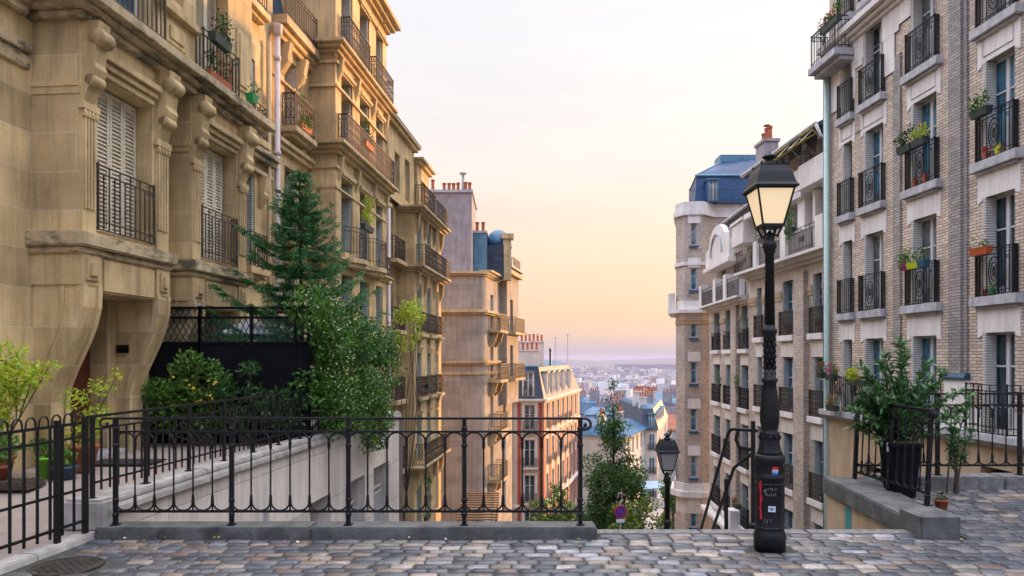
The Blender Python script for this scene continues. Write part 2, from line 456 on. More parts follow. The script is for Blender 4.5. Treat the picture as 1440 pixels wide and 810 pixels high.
# ------------------------------------------------------------------ plants
def leaves(f,pts,size,asp=.55,tint=(.65,1.25),hue=.12,up=.3):
    """one bent leaf (two faces) at each point, random turn"""
    for p in pts:
        s=size*random.uniform(.65,1.25)
        d=Vector((random.gauss(0,1),random.gauss(0,1),random.gauss(0,1)+up)).normalized()
        n=Vector((random.gauss(0,.7),random.gauss(0,.7),random.gauss(0,.7)+.8))
        a=d.cross(n)
        if a.length<1e-3: continue
        a.normalize(); q=a.cross(d)*.12*s; k=random.uniform(*tint); h=random.uniform(-hue,hue)
        f.colr=(k*(1+h*1.5),k,k*(1-h))
        p=Vector(p)
        f.add([p,p+d*s*.5+a*s*asp*.5-q,p+d*s,p+d*s*.5-a*s*asp*.5-q],[(0,1,2),(0,2,3)])
def clump_pts(c,r,n,inner=.35):
    out=[]
    for _ in range(n):
        v=Vector((random.gauss(0,1),random.gauss(0,1),random.gauss(0,1))).normalized()
        k=(inner+(1-inner)*random.random()**.5)
        out.append((c[0]+v.x*r[0]*k,c[1]+v.y*r[1]*k,c[2]+v.z*r[2]*k))
    return out
def crown(f,clumps,n,size,asp=.55,**k):
    tot=sum(c[1][0]*c[1][1]*c[1][2] for c in clumps)
    for c,r in clumps:
        leaves(f,clump_pts(c,r,max(6,int(n*r[0]*r[1]*r[2]/tot))),size,asp,**k)
def rnd_clumps(c,R3,n,rr):
    out=[]
    for i in range(n):
        v=Vector((random.gauss(0,1),random.gauss(0,1),random.gauss(0,1))).normalized()*random.random()**.45
        r=rr*random.uniform(.6,1.3)
        out.append(((c[0]+v.x*R3[0],c[1]+v.y*R3[1],c[2]+v.z*R3[2]),(r,r,r*.8)))
    return out
def stems(f,base,tips,r=.02,n=5):
    for t in tips:
        b=Vector(base); t=Vector(t); m=(b+t)/2+Vector((random.uniform(-.1,.1),random.uniform(-.1,.1),0))*(t-b).length
        f.tube([b,m,t],r,n,r*.35)
def flowers(f,pts,size,colr):
    for p in pts:
        k=random.uniform(.8,1.1)
        f.colr=tuple(min(1,c*k) for c in colr)
        u=Vector((random.gauss(0,1),random.gauss(0,1),random.gauss(0,1))).normalized(); a=u.orthogonal().normalized(); b=u.cross(a); p=Vector(p)
        vs=[p+u*size*.25]
        for i in range(6):
            t=i*math.pi/3; rr=size*(.5 if i%2 else .32); vs.append(p+a*math.cos(t)*rr+b*math.sin(t)*rr)
        f.add(vs,[(0,1+i,1+(i+1)%6) for i in range(6)])
def flower_box(name,loc,rz,w,label,colr,fcol=(.6,.05,.08),pot='pot',droop=.12,nf=18,nl=260,group=None,leaf='leaf',hl=.2):
    r=empty(name,loc,rz,label,'flower box',group)
    f=MB(); f.hexa([(-w/2+.02,-.06,0),(w/2-.02,-.06,0),(w/2-.02,.06,0),(-w/2+.02,.06,0)],[(-w/2,-.085,.16),(w/2,-.085,.16),(w/2,.085,.16),(-w/2,.085,.16)])
    f.build('trough',colr,r)
    l=MB(); crown(l,[((random.uniform(-w/2,w/2),random.uniform(-.06,.02),.2+random.uniform(-.05,hl)),(.12,.1,.1+droop/2)) for _ in range(7)],nl,.07)
    l.build('leaves',M[leaf],r)
    if nf:
        g=MB(); flowers(g,[(random.uniform(-w/2,w/2),random.uniform(-.13,.05),.2+random.uniform(-.02,hl+.08)) for _ in range(nf)],.07,fcol)
        g.build('blossoms',M['petal'],r)
    return r
def pot_plant(name,loc,rp,hp,potmat,label,cl,n,size,leaf,tall=None,cat='potted plant'):
    r=empty(name,loc,0,label,cat)
    f=MB(); f.smooth=True; f.lathe([(rp*.72,0),(rp*.98,hp*.86),(rp*1.08,hp*.86),(rp*1.08,hp),(rp*.95,hp),(rp*.9,hp-.03)],0,0,20)
    f.build('pot',potmat,r)
    s=MB(); s.lathe([(.001,hp-.035),(rp*.9,hp-.03)],0,0,14); s.build('soil',M['soil'],r)
    st=MB(); stems(st,(0,0,hp-.05),[c[0] for c in cl],.012); st.build('stems',M['bark'],r)
    l=MB(); crown(l,cl,n,size); l.build('leaves',M[leaf],r)
    return r
# ================================================================== BUILDINGS
SPLIT={'wall_panel','pillar','post','brick_frieze','cornice_ornament','awning','awning_arm','upper_balcony','balcony_wall','brick_strip','string_course','plaster_band','balcony_slab','cornice'}
def pieces(mb):
    """split a builder into its separate blocks, keeping touching blocks together"""
    n=len(mb.v); p=list(range(n))
    def fd(i):
        while p[i]!=i: p[i]=p[p[i]]; i=p[i]
        return i
    for f in mb.f:
        for k in f[1:]: p[fd(k)]=fd(f[0])
    comp={}
    for i in range(n): comp.setdefault(fd(i),[]).append(i)
    bx={c:[min(mb.v[i][a] for i in ii)-.02 for a in range(3)]+[max(mb.v[i][a] for i in ii)+.02 for a in range(3)] for c,ii in comp.items()}
    ks=list(bx); g={k:k for k in ks}
    def fg(k):
        while g[k]!=k: k=g[k]
        return k
    for i,a in enumerate(ks):
        for b in ks[i+1:]:
            A_,B_=bx[a],bx[b]
            if all(A_[t]<=B_[t+3] and B_[t]<=A_[t+3] for t in range(3)): g[fg(a)]=fg(b)
    out={}
    for fi,f in enumerate(mb.f):
        k=fg(fd(f[0])); q=out.get(k)
        if q is None: q=out[k]=(MB(),{})
        q,mp=q; idx=[]
        for i in f:
            if i not in mp: mp[i]=len(q.v); q.v.append(mb.v[i]); q.vc.append(mb.vc[i])
            idx.append(mp[i])
        q.f.append(idx); q.m.append(mb.m[fi]); q.sm.append(mb.sm[fi])
    return [q for q,_ in out.values()]
class Bld:
    def __init__(s,name,label,cat,O,d,uc,zb,group=None):
        l=math.hypot(*d); d=(d[0]/l,d[1]/l); a=math.atan2(d[1],d[0])
        s.r=empty(name,(O[0]+d[0]*uc,O[1]+d[1]*uc,zb),a,label,cat,group); s.fr=T(-uc,0,-zb)
    def part(s,mb,name,mat,par=None,bevel=0):
        if par is not None: return mb.build(name,M[mat] if isinstance(mat,str) else mat,par,bevel=bevel)
        if name in SPLIT: return [q.build(name,M[mat] if isinstance(mat,str) else mat,s.r,M=s.fr,bevel=bevel) for q in pieces(mb)][0]
        return mb.build(name,M[mat] if isinstance(mat,str) else mat,s.r,M=s.fr,bevel=bevel)
def shell(f,x0,x1,z0,z1,y0,depth,top=True,sides=(1,1)):
    if sides[0]: f.quad((x0,depth,z0),(x0,y0,z0),(x0,y0,z1),(x0,depth,z1))
    if sides[1]: f.quad((x1,y0,z0),(x1,depth,z0),(x1,depth,z1),(x1,y0,z1))
    f.quad((x1,depth,z0),(x0,depth,z0),(x0,depth,z1),(x1,depth,z1))
    if top: f.quad((x0,y0,z1),(x1,y0,z1),(x1,depth,z1),(x0,depth,z1))
def bay(f,x0,x1,z0,z1,y,holes,depth=.3,yb=0.0):
    f.wall(x0,x1,z0,z1,holes,y,depth)
    f.quad((x0,yb,z0),(x0,y,z0),(x0,y,z1),(x0,yb,z1)); f.quad((x1,y,z0),(x1,yb,z0),(x1,yb,z1),(x1,y,z1))
    f.quad((x0,yb,z0),(x1,yb,z0),(x1,y,z0),(x0,y,z0)); f.quad((x0,y,z1),(x1,y,z1),(x1,yb,z1),(x0,yb,z1))
LO=(-7.5,0); LD=(.095,1)

# ---------------- A : ochre stone house with bays on curved brackets (left foreground)
A=Bld('stone_apartment_building','ochre stone apartment building nearest on the left, with bays on curved brackets','building',LO,LD,11,0)
yA=-.7
f=MB()
dr=(9.98,11.35,.22,2.75)
flat=[dr,(15.95,16.5,3.8,5.9),(15.95,16.5,6.75,8.55),(15.95,16.5,9.75,11.6),(7.3,8.4,3.7,5.7)]
f.wall(3.0,17.45,-1,13.2,flat,0,.42)
shell(f,3.0,17.45,-1,13.2,0,9)
h1=[(10.12,11.42,3.5,5.68)]; h2=[(12.86,14.2,3.5,5.68)]
bay(f,9.78,11.84,3.42,6.4,yA,h1,.34); bay(f,12.55,14.59,3.42,6.4,yA,h2,.34)
up=[(10.35,11.5,6.78,8.9),(12.02,12.42,7.75,8.85),(12.82,14.0,6.78,8.95),(10.35,11.5,9.75,11.9),(12.82,14.0,9.75,11.9)]
bay(f,9.55,15.0,6.62,13.2,yA+.06,up,.32)
A.part(f,'wall','stoneA')
t=MB()
# cornice over the bays and along the flat wall
for p,z0,z1 in ((.10,6.30,6.40),(.2,6.406,6.5),(.34,6.506,6.66)):
    t.box(9.78-p,15.0+p,yA-p,.02,z0,z1)
for p,z0,z1 in ((.12,6.3,6.42),(.2,6.426,6.54)):
    t.box(3.0,9.6,-p,.02,z0,z1); t.box(15.4,17.3,-p-.08,.02,z0-.05,z1-.05)
t.box(3.0,9.7,-.09,.02,5.8,5.95); t.box(3.0,9.7,-.05,.02,5.6,5.796)
t.box(15.5,17.3,-.12,.02,5.95,6.05)
A.part(t,'cornice','stonemoss',bevel=.012)
for (b0,b1) in ((9.78,11.84),(12.55,14.59)):
    s=MB()
    s.box(b0-.12,b1+.1,yA-.14,.02,3.22,3.416); s.box(b0-.06,b1+.05,yA-.06,.02,3.12,3.216)
    A.part(s,'bay_slab','stonemoss',bevel=.02)
    s=MB(); s.box(b0+.42,b1-.38,yA-.04,.02,2.62,3.116)
    A.part(s,'bay_apron','stoneAtrim',bevel=.03)
    for k,(c0,c1) in enumerate(((b0+.02,b0+.36),(b1-.32,b1-.02))):
        c=MB()
        pr=[(.24,-.1),(.24,1.1),(.28,1.3),(.36,1.5),(.46,1.7),(.57,1.93),(.66,2.16),(.72,2.4),(.73,2.7)]
        c.prism([(.02,-.1)]+[(-p-.0,z) for p,z in pr]+[(.02,2.7)],'x',c0,c1)
        # raised edge mouldings following the curve
        c.prism([(-p-.035,z) for p,z in pr]+[(-p+.07,z) for p,z in pr[::-1]],'x',c0-.02,c0+.06)
        c.prism([(-p-.035,z) for p,z in pr]+[(-p+.07,z) for p,z in pr[::-1]],'x',c1-.06,c1+.02)
        c.prism([(-p+.26,z) for p,z in pr[1:]]+[(-p+.33,z) for p,z in pr[1:][::-1]],'x',c0-.012,c1+.012)
        c.box(c0-.03,c1+.03,yA-.04,.02,2.7,3.116)
        c.box(c0+.05,c1-.05,yA-.07,yA-.03,2.77,3.06); c.box(c0+.1,c1-.1,yA-.11,yA-.065,2.83,3.0)
        A.part(c,'bracket','stoneA')
    for (p0,p1) in ((b0,b0+.3),(b1-.36,b1)):
        q=MB(); q.box(p0+.01,p1-.01,yA-.03,yA+.01,3.42,5.35)
        n=4
        for i in range(n):
            a=p0+.03+(p1-p0-.06)*i/n; q.box(a+.008,a+(p1-p0-.06)/n-.018,yA-.055,yA-.028,3.75,5.0)
        q.box(p0-.02,p1+.02,yA-.07,yA+.01,5.1,5.2)
        for i in range(4):
            a=p0+(p1-p0)*(i+.5)/4; q.lathe([(.03,5.0),(.035,5.05),(.02,5.1)],a,yA-.05,6)
        console(q,p0+.03,p1-.03,5.2,6.3,yA,.24)
        q.smooth=True
        q.x=T((p0+p1)/2-(p1-p0)/2+.02,yA-.22,6.08)@Matrix.Rotation(R(90),4,'Y'); q.lathe([(.11,0),(.12,.03),(.12,(p1-p0)-.07),(.11,(p1-p0)-.04)],0,0,12); 
        q.x=T((p0+p1)/2-(p1-p0)/2+.03,yA-.12,5.5)@Matrix.Rotation(R(90),4,'Y'); q.lathe([(.075,0),(.085,.02),(.085,(p1-p0)-.08),(.075,(p1-p0)-.06)],0,0,12)
        q.x=None; q.smooth=False
        A.part(q,'pilaster','stoneAtrim')
    l=MB(); l.box(b0+.32,b1-.38,yA-.16,yA+.01,5.9,6.0); l.box(b0+.34,b1-.4,yA-.1,yA+.01,5.8,5.896); l.box(b0+.36,b1-.42,yA-.05,yA+.01,5.7,5.796)
    A.part(l,'lintel','stoneAtrim',bevel=.008)
    l=MB(); l.box(b0-.015,b0+.1,yA-.0,-.0,5.3,5.4); l.box(b0-.03,b0-.0,yA,0,5.4,5.5)
    A.part(l,'side_moulding','stoneAtrim')
    closed_shutter(A.r,b0+.35,b1-.46+.03,3.52,5.66,yA+.26,A.fr)
    g=MB(); g.box(b0+.3,b1-.3,yA+.31,yA+.33,3.45,5.72); A.part(g,'pane','glassd')
    railing(A.r,b0+.33,b1-.41,3.5,.93,yA-.03,'plain',A.fr,.12,'ironb')
for h in up:
    if h[1]-h[0]>.6:
        s=MB(); s.box(h[0]-.1,h[1]+.1,yA-.1,yA+.08,h[3]+.06,h[3]+.18); s.box(h[0]-.05,h[1]+.05,yA-.03,yA+.08,h[3]-.0,h[3]+.056); A.part(s,'lintel','stoneAtrim',bevel=.01)
        if h[0]>12: closed_shutter(A.r,h[0],h[1]-.02,h[2],h[3],yA+.3,A.fr,3)
        else: window(A.r,h[0],h[1],h[2],h[3],yA+.3,A.fr,'glassb',None)
        railing(A.r,h[0]-.02,h[1]+.12,h[2]-.06,.86,yA-.1,'plain',A.fr,.14,'ironb')
    else: window(A.r,h[0],h[1],h[2],h[3],yA+.28,A.fr,'glassd',None,cols=1)
s=MB()
for (a,b,c,d) in ((11.85,12.45,6.95,7.32),(14.3,14.8,7.1,8.3),(9.7,10.15,7.1,8.3),(11.75,12.55,9.9,11.5)):
    s.box(a,b,yA+.02,yA+.07,c,d); s.box(a+.08,b-.08,yA-.005,yA+.02,c+.08,d-.08)
A.part(s,'wall_panel','stoneAtrim',bevel=.01)
s=MB(); s.box(11.55,12.8,yA-.06,yA+.07,7.44,7.56); s.box(9.5,15.05,yA-.12,yA+.07,9.3,9.46); A.part(s,'string_course','stoneAtrim',bevel=.01)
for h in flat[1:4]:
    window(A.r,h[0],h[1],h[2],h[3],.3,A.fr,'glassb','far','b','shutterg',cols=1)
    s=MB(); s.box(h[0]-.2,h[1]+.25,-.28,.02,h[2]-.22,h[2]-.06); s.box(h[0]-.14,h[1]+.18,-.16,.02,h[2]-.3,h[2]-.224); A.part(s,'sill','stoneAtrim',bevel=.01)
    railing(A.r,h[0]-.12,h[1]+.14,h[2]-.06,.78,-.22,'plain',A.fr,.2,'ironb')
window(A.r,7.3,8.4,3.7,5.7,.3,A.fr,'glassd','far','b')
c=MB(); console(c,16.65,16.85,5.2,5.92,0,.2); A.part(c,'bracket','stoneAtrim')
# entrance door
d=MB(); dx0,dx1=9.98,11.35
d.box(dx0,dx1,.3,.36,.22,2.75); do=A.part(d,'door','wood')
d=MB(); dm=(dx0+dx1)/2
for a,b in ((dx0+.06,dm-.04),(dm+.04,dx1-.06)):
    for z0,z1 in ((.42,.95),(1.08,1.75),(1.88,2.5)):
        d.box(a+.06,b-.06,.27,.3,z0,z1); d.box(a+.12,b-.12,.255,.27,z0+.06,z1-.06)
d.box(dm-.03,dm+.03,.26,.3,.24,2.7); d.build('door_panel',M['wood'],do,bevel=.006)
d=MB(); d.lathe([(.03,0),(.03,.02),(.015,.03),(.015,.06),(.03,.07),(.03,.09)],0,0,10)
k=d.build('door_handle',M['ironb'],do); k.matrix_local=T(dm+.1,.27,1.2)@Matrix.Rotation(R(90),4,'X')
s=MB(); s.box(9.9,11.45,-.25,.4,-.1,.26); A.part(s,'doorstep','sill',bevel=.01)
# dark cast vent grille low on the second bracket's side, facing the viewer
v=MB(); vx=11.84-.33
v.box(vx-.02,vx-.008,-.26,-.06,1.78,1.9)
for i in range(5): v.box(vx-.03,vx-.018,-.26+i*.05-.004,-.26+i*.05+.004,1.78,1.9)
for i in range(4): v.box(vx-.034,vx-.016,-.26,-.06,1.78+i*.04-.004,1.78+i*.04+.004)
A.part(v,'vent_grille','iron')
p=MB(); p.smooth=True; p.tube([(16.98,-.12,-1),(16.98,-.12,9.2)],.05,10); A.part(p,'drainpipe','pipeo')
p=MB(); p.smooth=True; p.tube([(17.36,-.16,-1),(17.36,-.16,9.5)],.07,10)
for z in (1.5,4.0,6.6,8.9): p.lathe([(.07,z),(.088,z+.01),(.088,z+.12),(.07,z+.13)],17.36,-.16,10)
p.lathe([(.07,9.5),(.12,9.55),(.12,9.75),(.13,9.78)],17.36,-.16,10); A.part(p,'drainpipe','pipe')

# ---------------- B : cream stone building with a tall stone bay and wrought balconies
B=Bld('balcony_apartment_building','cream stone building second on the left, tall stone bay with long ornate iron balconies','building',LO,LD,21,-3)
yB=-.75; f=MB()
fl=[(18.15,18.98,7.62,9.4),(18.15,18.98,4.75,6.6),(18.15,18.98,1.9,3.8),(25.8,26.7,7.6,9.6),(25.8,26.7,4.7,6.8)]
f.wall(17.5,27.4,-9,10.1,fl,0,.35); shell(f,17.5,27.4,-9,10.1,0,9)
cols=((20.3,21.3),(22.0,23.0),(23.75,24.55))
hb=[(a,b,z0,z1) for a,b in cols for z0,z1 in ((-.9,1.2),(1.95,4.1),(4.75,6.85),(7.72,9.75),(10.5,12.55))]
bay(f,19.82,25.0,-9,13.1,yB,hb,.34)
f.box(19.82,25,0,6,10.1,13.1)
B.part(f,'wall','stoneB')
for z,pj,h in ((10.12,.34,.3),(7.35,.36,.3),(4.3,.2,.2),(1.55,.14,.16)):
    s=MB(); 
    for i in range(3):
        p=pj*(i+1)/3; s.box(19.82-p,25+p,yB-p,.02,z+h*i/3,z+h*(i+1)/3-(.005 if i<2 else 0))
    B.part(s,'balcony_slab' if z>5 else 'string_course','stoneBtrim',bevel=.012)
s=MB()
for i,(p,z) in enumerate(((.12,9.62),(.22,9.75),(.34,9.9))): s.box(17.5,19.82,-p,.02,z,z+.13 if i<2 else 10.12)
s.box(17.5,19.82,-.12,.02,6.9,7.02); s.box(17.5,19.82,-.2,.02,7.026,7.14); s.box(17.5,19.82,-.1,.02,8.6,8.66)
for a,b in ((19.82,20.2),): pass
B.part(s,'cornice','stoneBtrim',bevel=.01)
# mouldings round the bay at window-head height
s=MB()
for z in (6.95,9.2,9.85,12.6):
    s.box(19.76,25.06,yB-.07,.0,z,z+.07)
s.box(19.79,25.03,yB-.04,0,6.4,6.46)
B.part(s,'string_course','stoneBtrim')
for a,b in cols:
    for z in (9.75,6.85,12.55):
        s=MB(); s.box(a-.08,b+.08,yB-.1,yB+.01,z+.02,z+.12); s.box(a-.03,b+.03,yB-.05,yB+.01,z-.04,z+.016); B.part(s,'lintel','stoneBtrim')
for x in (19.95,21.5,23.2,24.7):
    for z1 in (7.33,10.1):
        c=MB(); console(c,x+.03,x+.17,z1-.65,z1-.02,yB,.15); B.part(c,'bracket','stoneBtrim')
for x0 in (18.0,19.05):
    c=MB(); console(c,x0-.1,x0+.1,8.85,9.62,0,.25); B.part(c,'bracket','stoneBtrim')
for a,b,z0,z1 in hb: window(B.r,a,b,z0,z1,yB+.3,B.fr,'glassb','far','b','shutterg',fold=.24)
for a,b,z0,z1 in fl:
    window(B.r,a,b,z0,z1,.3,B.fr,'glassd','far','b','shutter')
    if z0>4:
        s=MB(); s.box(a-.25,b+.35,-.42,.02,z0-.24,z0-.1); s.box(a-.15,b+.25,-.3,.02,z0-.34,z0-.244); B.part(s,'sill','stoneBtrim',bevel=.01)
        railing(B.r,a-.18,b+.28,z0-.1,.85,-.36,'ornate',B.fr,.33)
railing(B.r,20.0,25.0,7.66,.85,yB-.28,'ornate',B.fr,.26)
railing(B.r,20.25,22.2,10.43,.9,yB-.26,'ornate',B.fr,.24); railing(B.r,22.9,24.95,10.43,.9,yB-.26,'ornate',B.fr,.24)
railing(B.r,17.55,19.6,10.14,.8,-.3,'plain',B.fr,.0)
# two curved balconies
for x0,x1 in ((20.3,21.75),(22.2,23.9)):
    s=MB(); pts=[(x0,yB)]; n=10
    for i in range(n+1):
        t=i/n; pts.append((x0+(x1-x0)*t,yB-.1-.42*math.sin(math.pi*t)**.6))
    pts.append((x1,yB)); s.prism(pts,'z',4.42,4.55); s.prism([(x*.9+(x0+x1)/2*.1,y*.8+yB*.2) for x,y in pts],'z',4.3,4.416)
    so=B.part(s,'curved_balcony','stoneBtrim')
    g=MB()
    q=[(x0+(x1-x0)*i/16,yB-.08-.4*math.sin(math.pi*i/16)**.6) for i in range(17)]
    for zz in (5.42,5.3,4.72): g.tube([(x,y,zz) for x,y in q],.013,4)
    for x,y in q: g.tube([(x,y,4.55),(x,y,5.42)],.009,4)
    g.build('railing',M['ironb'],so)
# slate mansard behind the flat part and over the bay
s=MB(); s.hexa([(17.5,.45,10.1),(19.82,.45,10.1),(19.82,6,10.1),(17.5,6,10.1)],[(17.5,1.2,13.3),(19.82,1.2,13.3),(19.82,6,13.3),(17.5,6,13.3)]); B.part(s,'mansard_roof','blue')
s=MB(); 
for i,(p,z) in enumerate(((.12,13.0),(.26,13.12),(.42,13.26))): s.box(19.82-p,25+p,yB-p,6,z,z+.115 if i<2 else 13.42)
B.part(s,'cornice','stoneBtrim',bevel=.01)
s=MB(); s.smooth=True; s.lathe([(1.0,13.43),(1.02,13.9),(.9,14.6),(.6,15.3),(.2,15.8),(.05,16.3)],24.1,yB+.85,18,.035,9); B.part(s,'turret_roof','slate')
s=MB()
for i in range(9):
    a=2*math.pi*i/9; s.x=T(24.1+1.0*math.cos(a),yB+.85+1.0*math.sin(a),13.42); s.smooth=True
    s.lathe([(.02,.05),(.12,0),(.14,-.12),(.07,-.3),(.03,-.42)],0,0,8)
s.x=None; B.part(s,'cornice_ornament','stoneBtrim')
s=MB(); s.hexa([(19.9,-.4,13.42),(23.2,-.4,13.42),(23.2,6,13.42),(19.9,6,13.42)],[(20,.3,15.6),(23.2,.3,15.6),(23.2,6,15.6),(20,6,15.6)]); B.part(s,'mansard_roof','slate')
p=MB(); p.smooth=True; p.tube([(25.4,-.14,-9),(25.4,-.14,9.6)],.07,8); B.part(p,'drainpipe','pipe')

# ---------------- C : narrower bay building lit by the low sun
Cb=Bld('corner_bay_building','cream stone building third on the left with sunlit top floor and brown balcony rails','building',LO,LD,31,-12)
yC=-.62; f=MB()
flC=[(28.3,29.2,z,z+2.1) for z in (-5.5,-2.75,.1,2.9,5.7)]
f.wall(27.45,35.6,-15,8.0,flC,.12,.3); shell(f,27.45,35.6,-15,8.0,.12,8)
cC=((30.3,31.15),(32.3,33.1),(34.2,34.9))
hC=[(a,b,z,z+2.05) for a,b in cC for z in (-8.4,-5.6,-2.75,.1,2.85,5.7)]
bay(f,29.8,35.55,-15,8.0,yC,hC,.3,.12)
B2=[(28.6,29.4,8.4,10.0),(30.3,31.15,8.4,10.2),(32.9,33.7,8.4,9.9)]
f.wall(27.6,31.9,8.0,11.0,B2[:2],-.1,.25); f.wall(32.2,34.6,8.0,10.6,B2[2:],-.2,.25)
f.box(27.6,31.9,.2,6,8,11.0); f.box(32.2,34.6,.1,6,8,10.6)
f.quad((31.9,-.1,8),(31.9,.2,8),(31.9,.2,11),(31.9,-.1,11)); f.quad((32.2,.1,8),(32.2,-.2,8),(32.2,-.2,10.6),(32.2,.1,10.6)); f.quad((34.6,-.2,8),(34.6,.1,8),(34.6,.1,10.6),(34.6,-.2,10.6)); f.quad((27.6,.2,8),(27.6,-.1,8),(27.6,-.1,11),(27.6,.2,11))
Cb.part(f,'wall','stoneB')
s=MB(); s.box(27.4,32.1,-.4,6.1,11.0,11.12); s.box(27.5,32.0,-.28,.2,10.85,10.994); s.box(32.1,34.85,-.5,6.1,10.6,10.72); s.box(32.15,34.75,-.36,.1,10.45,10.594)
Cb.part(s,'cornice','stoneBtrim',bevel=.01)
s=MB(); s.hexa([(27.4,-.42,11.122),(32.1,-.42,11.122),(32.1,6,11.122),(27.4,6,11.122)],[(28,.4,11.5),(31.6,.4,11.5),(31.6,5,11.5),(28,5,11.5)]); Cb.part(s,'roof','slate')
for z,nm in ((7.75,0),(5.28,0),(-3.1,0)):
    s=MB()
    for i in range(3):
        p=.16*(i+1); s.box(29.8-p*.6,35.55+p*.3,yC-p,.1,z+.09*i,z+.09*(i+1)-(.004 if i<2 else 0))
    Cb.part(s,'balcony_slab','stoneBtrim',bevel=.01)
for z in (-.2,2.5):
    for a,b in cC:
        s=MB(); s.box(a-.2,b+.2,yC-.28,yC+.01,z+.08,z+.2); s.box(a-.12,b+.12,yC-.18,yC+.01,z-.02,z+.076); Cb.part(s,'sill','stoneBtrim',bevel=.01)
        console(q:=MB(),a+.1,b-.1,z-.6,z-.03,yC,.15); Cb.part(q,'bracket','stoneBtrim')
for x in (29.95,31.6,33.6,35.1):
    for z1 in (5.27,-3.12,7.73):
        q=MB(); console(q,x+.03,x+.17,z1-.85,z1,yC,.2); Cb.part(q,'bracket','stoneBtrim')
for a,b,z0,z1 in hC:
    window(Cb.r,a,b,z0,z1,yC+.26,Cb.fr,'glassb','far','b','shutterg',fold=.2)
    if z0 in (.1,2.85): railing(Cb.r,a-.15,b+.15,z0-.05,.85,yC-.22,'ornate',Cb.fr,.2)
for a,b,z0,z1 in flC:
    window(Cb.r,a,b,z0,z1,.38,Cb.fr,'glassb',None)
    railing(Cb.r,a-.3,b+.35,z0-.1,.9,-.28,'ornate',Cb.fr,.35); s=MB(); s.box(a-.4,b+.42,-.4,.14,z0-.25,z0-.1); Cb.part(s,'sill','stoneBtrim')
for a,b,z0,z1 in B2: window(Cb.r,a,b,z0,z1,.1,Cb.fr,'glassb',None)
for a,b in ((30.05,32.2),(32.3,35.5)): railing(Cb.r,a,b,5.56,.9,yC-.42,'ornate',Cb.fr,.4)
railing(Cb.r,29.95,32.2,8.02,.92,yC-.4,'ornate',Cb.fr,.4); railing(Cb.r,32.6,35.2,8.02,.85,yC-.4,'ornate',Cb.fr,.4)
railing(Cb.r,30.0,35.5,-2.82,.9,yC-.42,'ornate',Cb.fr,.4)
p=MB(); p.smooth=True; p.tube([(27.7,-.1,-12),(27.7,-.1,8)],.08,8); Cb.part(p,'drainpipe','pipe')

# ---------------- D : tall building with a blank side wall
D=Bld('blank_wall_building','tall rose stone building with broad blank side wall and row of red chimney pots','building',(-1.5,40),(1,0),-1,-15)
f=MB()
# side wall with rounded corner, then street front turning by the street's direction
f.quad((-8,0,-17),(-.65,0,-17),(-.65,0,6.5),(-8,0,6.5))
dd=Vector((.2,1,0)).normalized()
corner=[(-.65,0),(-.4,.04),(-.2,.14),(-.06,.3),(.04,.55)]
for i in range(4):
    a,b=corner[i],corner[i+1]; f.quad((a[0],a[1],-17),(b[0],b[1],-17),(b[0],b[1],6.5),(a[0],a[1],6.5))
P0=Vector((.04,.55,0))
SF=Matrix.Translation(P0)@Matrix.Rotation(math.atan2(dd.y,dd.x),4,'Z')
f.x=SF
hd=[(1.0,1.9,z,z+2.0) for z in (-8.2,-5.3,-2.4,.5,3.4)]; hd2=[(4.6,5.5,z,z+2.0) for z in (-8.2,-5.3,-2.4,.5,3.4)]
f.wall(0,7.6,-17,6.5,hd+hd2,0,.3); f.quad((7.6,0,-17),(7.6,8,-17),(7.6,8,6.5),(7.6,0,6.5))
bay(f,3.6,7.4,-1.2,6.9,-.45,[(4.6,5.5,z,z+2.0) for z in (.5,3.4)],.3); 
f.x=None
f.quad((-8,0,6.5),(-.65,0,6.5),(1.6,8,6.5),(-8,8,6.5)); f.quad((-.65,0,6.5),(.04,.55,6.5),(1.6,8,6.5),(1.6,8.1,6.5)); f.quad((1.6,8,-17),(-8,8,-17),(-8,8,6.5),(1.6,8,6.5))
D.part(f,'wall','stoneD')
def around(f,z0,z1,p):
    pts=[(-8,-p),(-.65,-p),(-.4+p*.3,.04-p*.9),(-.2+p*.6,.14-p*.8),(-.06+p*.9,.3-p*.4),(.04+p,.55)]
    e=P0+dd*7.6; pts+= [(e.x+p,e.y),(e.x-.02,e.y),(.02,.55),(-.66,.04),(-8,.04)]
    f.prism(pts,'z',z0,z1)
for nm,zs in (('cornice',((6.32,6.42,.1),(6.425,6.56,.2))),('string_course',((4.15,4.25,.1),(4.255,4.4,.22))),('string_course',((1.3,1.4,.08),(1.405,1.52,.16),(.75,.9,.05)))):
    s=MB()
    for a,b,p in zs: around(s,a,b,p)
    D.part(s,nm,'stoneBtrim')
s=MB(); s.box(-8,-.78,.25,5,6.5,11.05); D.part(s,'party_wall','renderD')
s=MB(); s.box(-8.05,-.7,.17,5.1,11.05,11.2); po=D.part(s,'wall_cap','sill')
for i,(x,h,m) in enumerate(((-2.85,.62,1),(-2.2,.42,1),(-1.92,.42,1),(-1.66,.42,1),(-1.4,.45,1),(-.98,.48,1),(-.74-.0,.46,1))):
    p=MB(); p.lathe([(.1,11.2),(.09,11.2+h*.85),(.11,11.2+h*.9),(.11,11.2+h)],x-.18,.7,10); p.lathe([(.12,11.2+h+.03),(.12,11.2+h+.06)],x-.18,.7,10); D.part(p,'chimney_pot','pot')
p=MB(); p.smooth=True; p.lathe([(.08,11.2),(.08,12.15)],-1.3,.7,10); p.lathe([(.05,12.15),(.2,12.2),(.22,12.26),(.05,12.32)],-1.3,.7,12); D.part(p,'metal_flue','sill')
s=MB(); s.box(-.76,.0,1.6,4,6.5,9.0); D.part(s,'chimney','zincpale')
s=MB(); s.box(-.8,.06,1.55,4.05,9.0,9.12); D.part(s,'chimney_cap','sill')
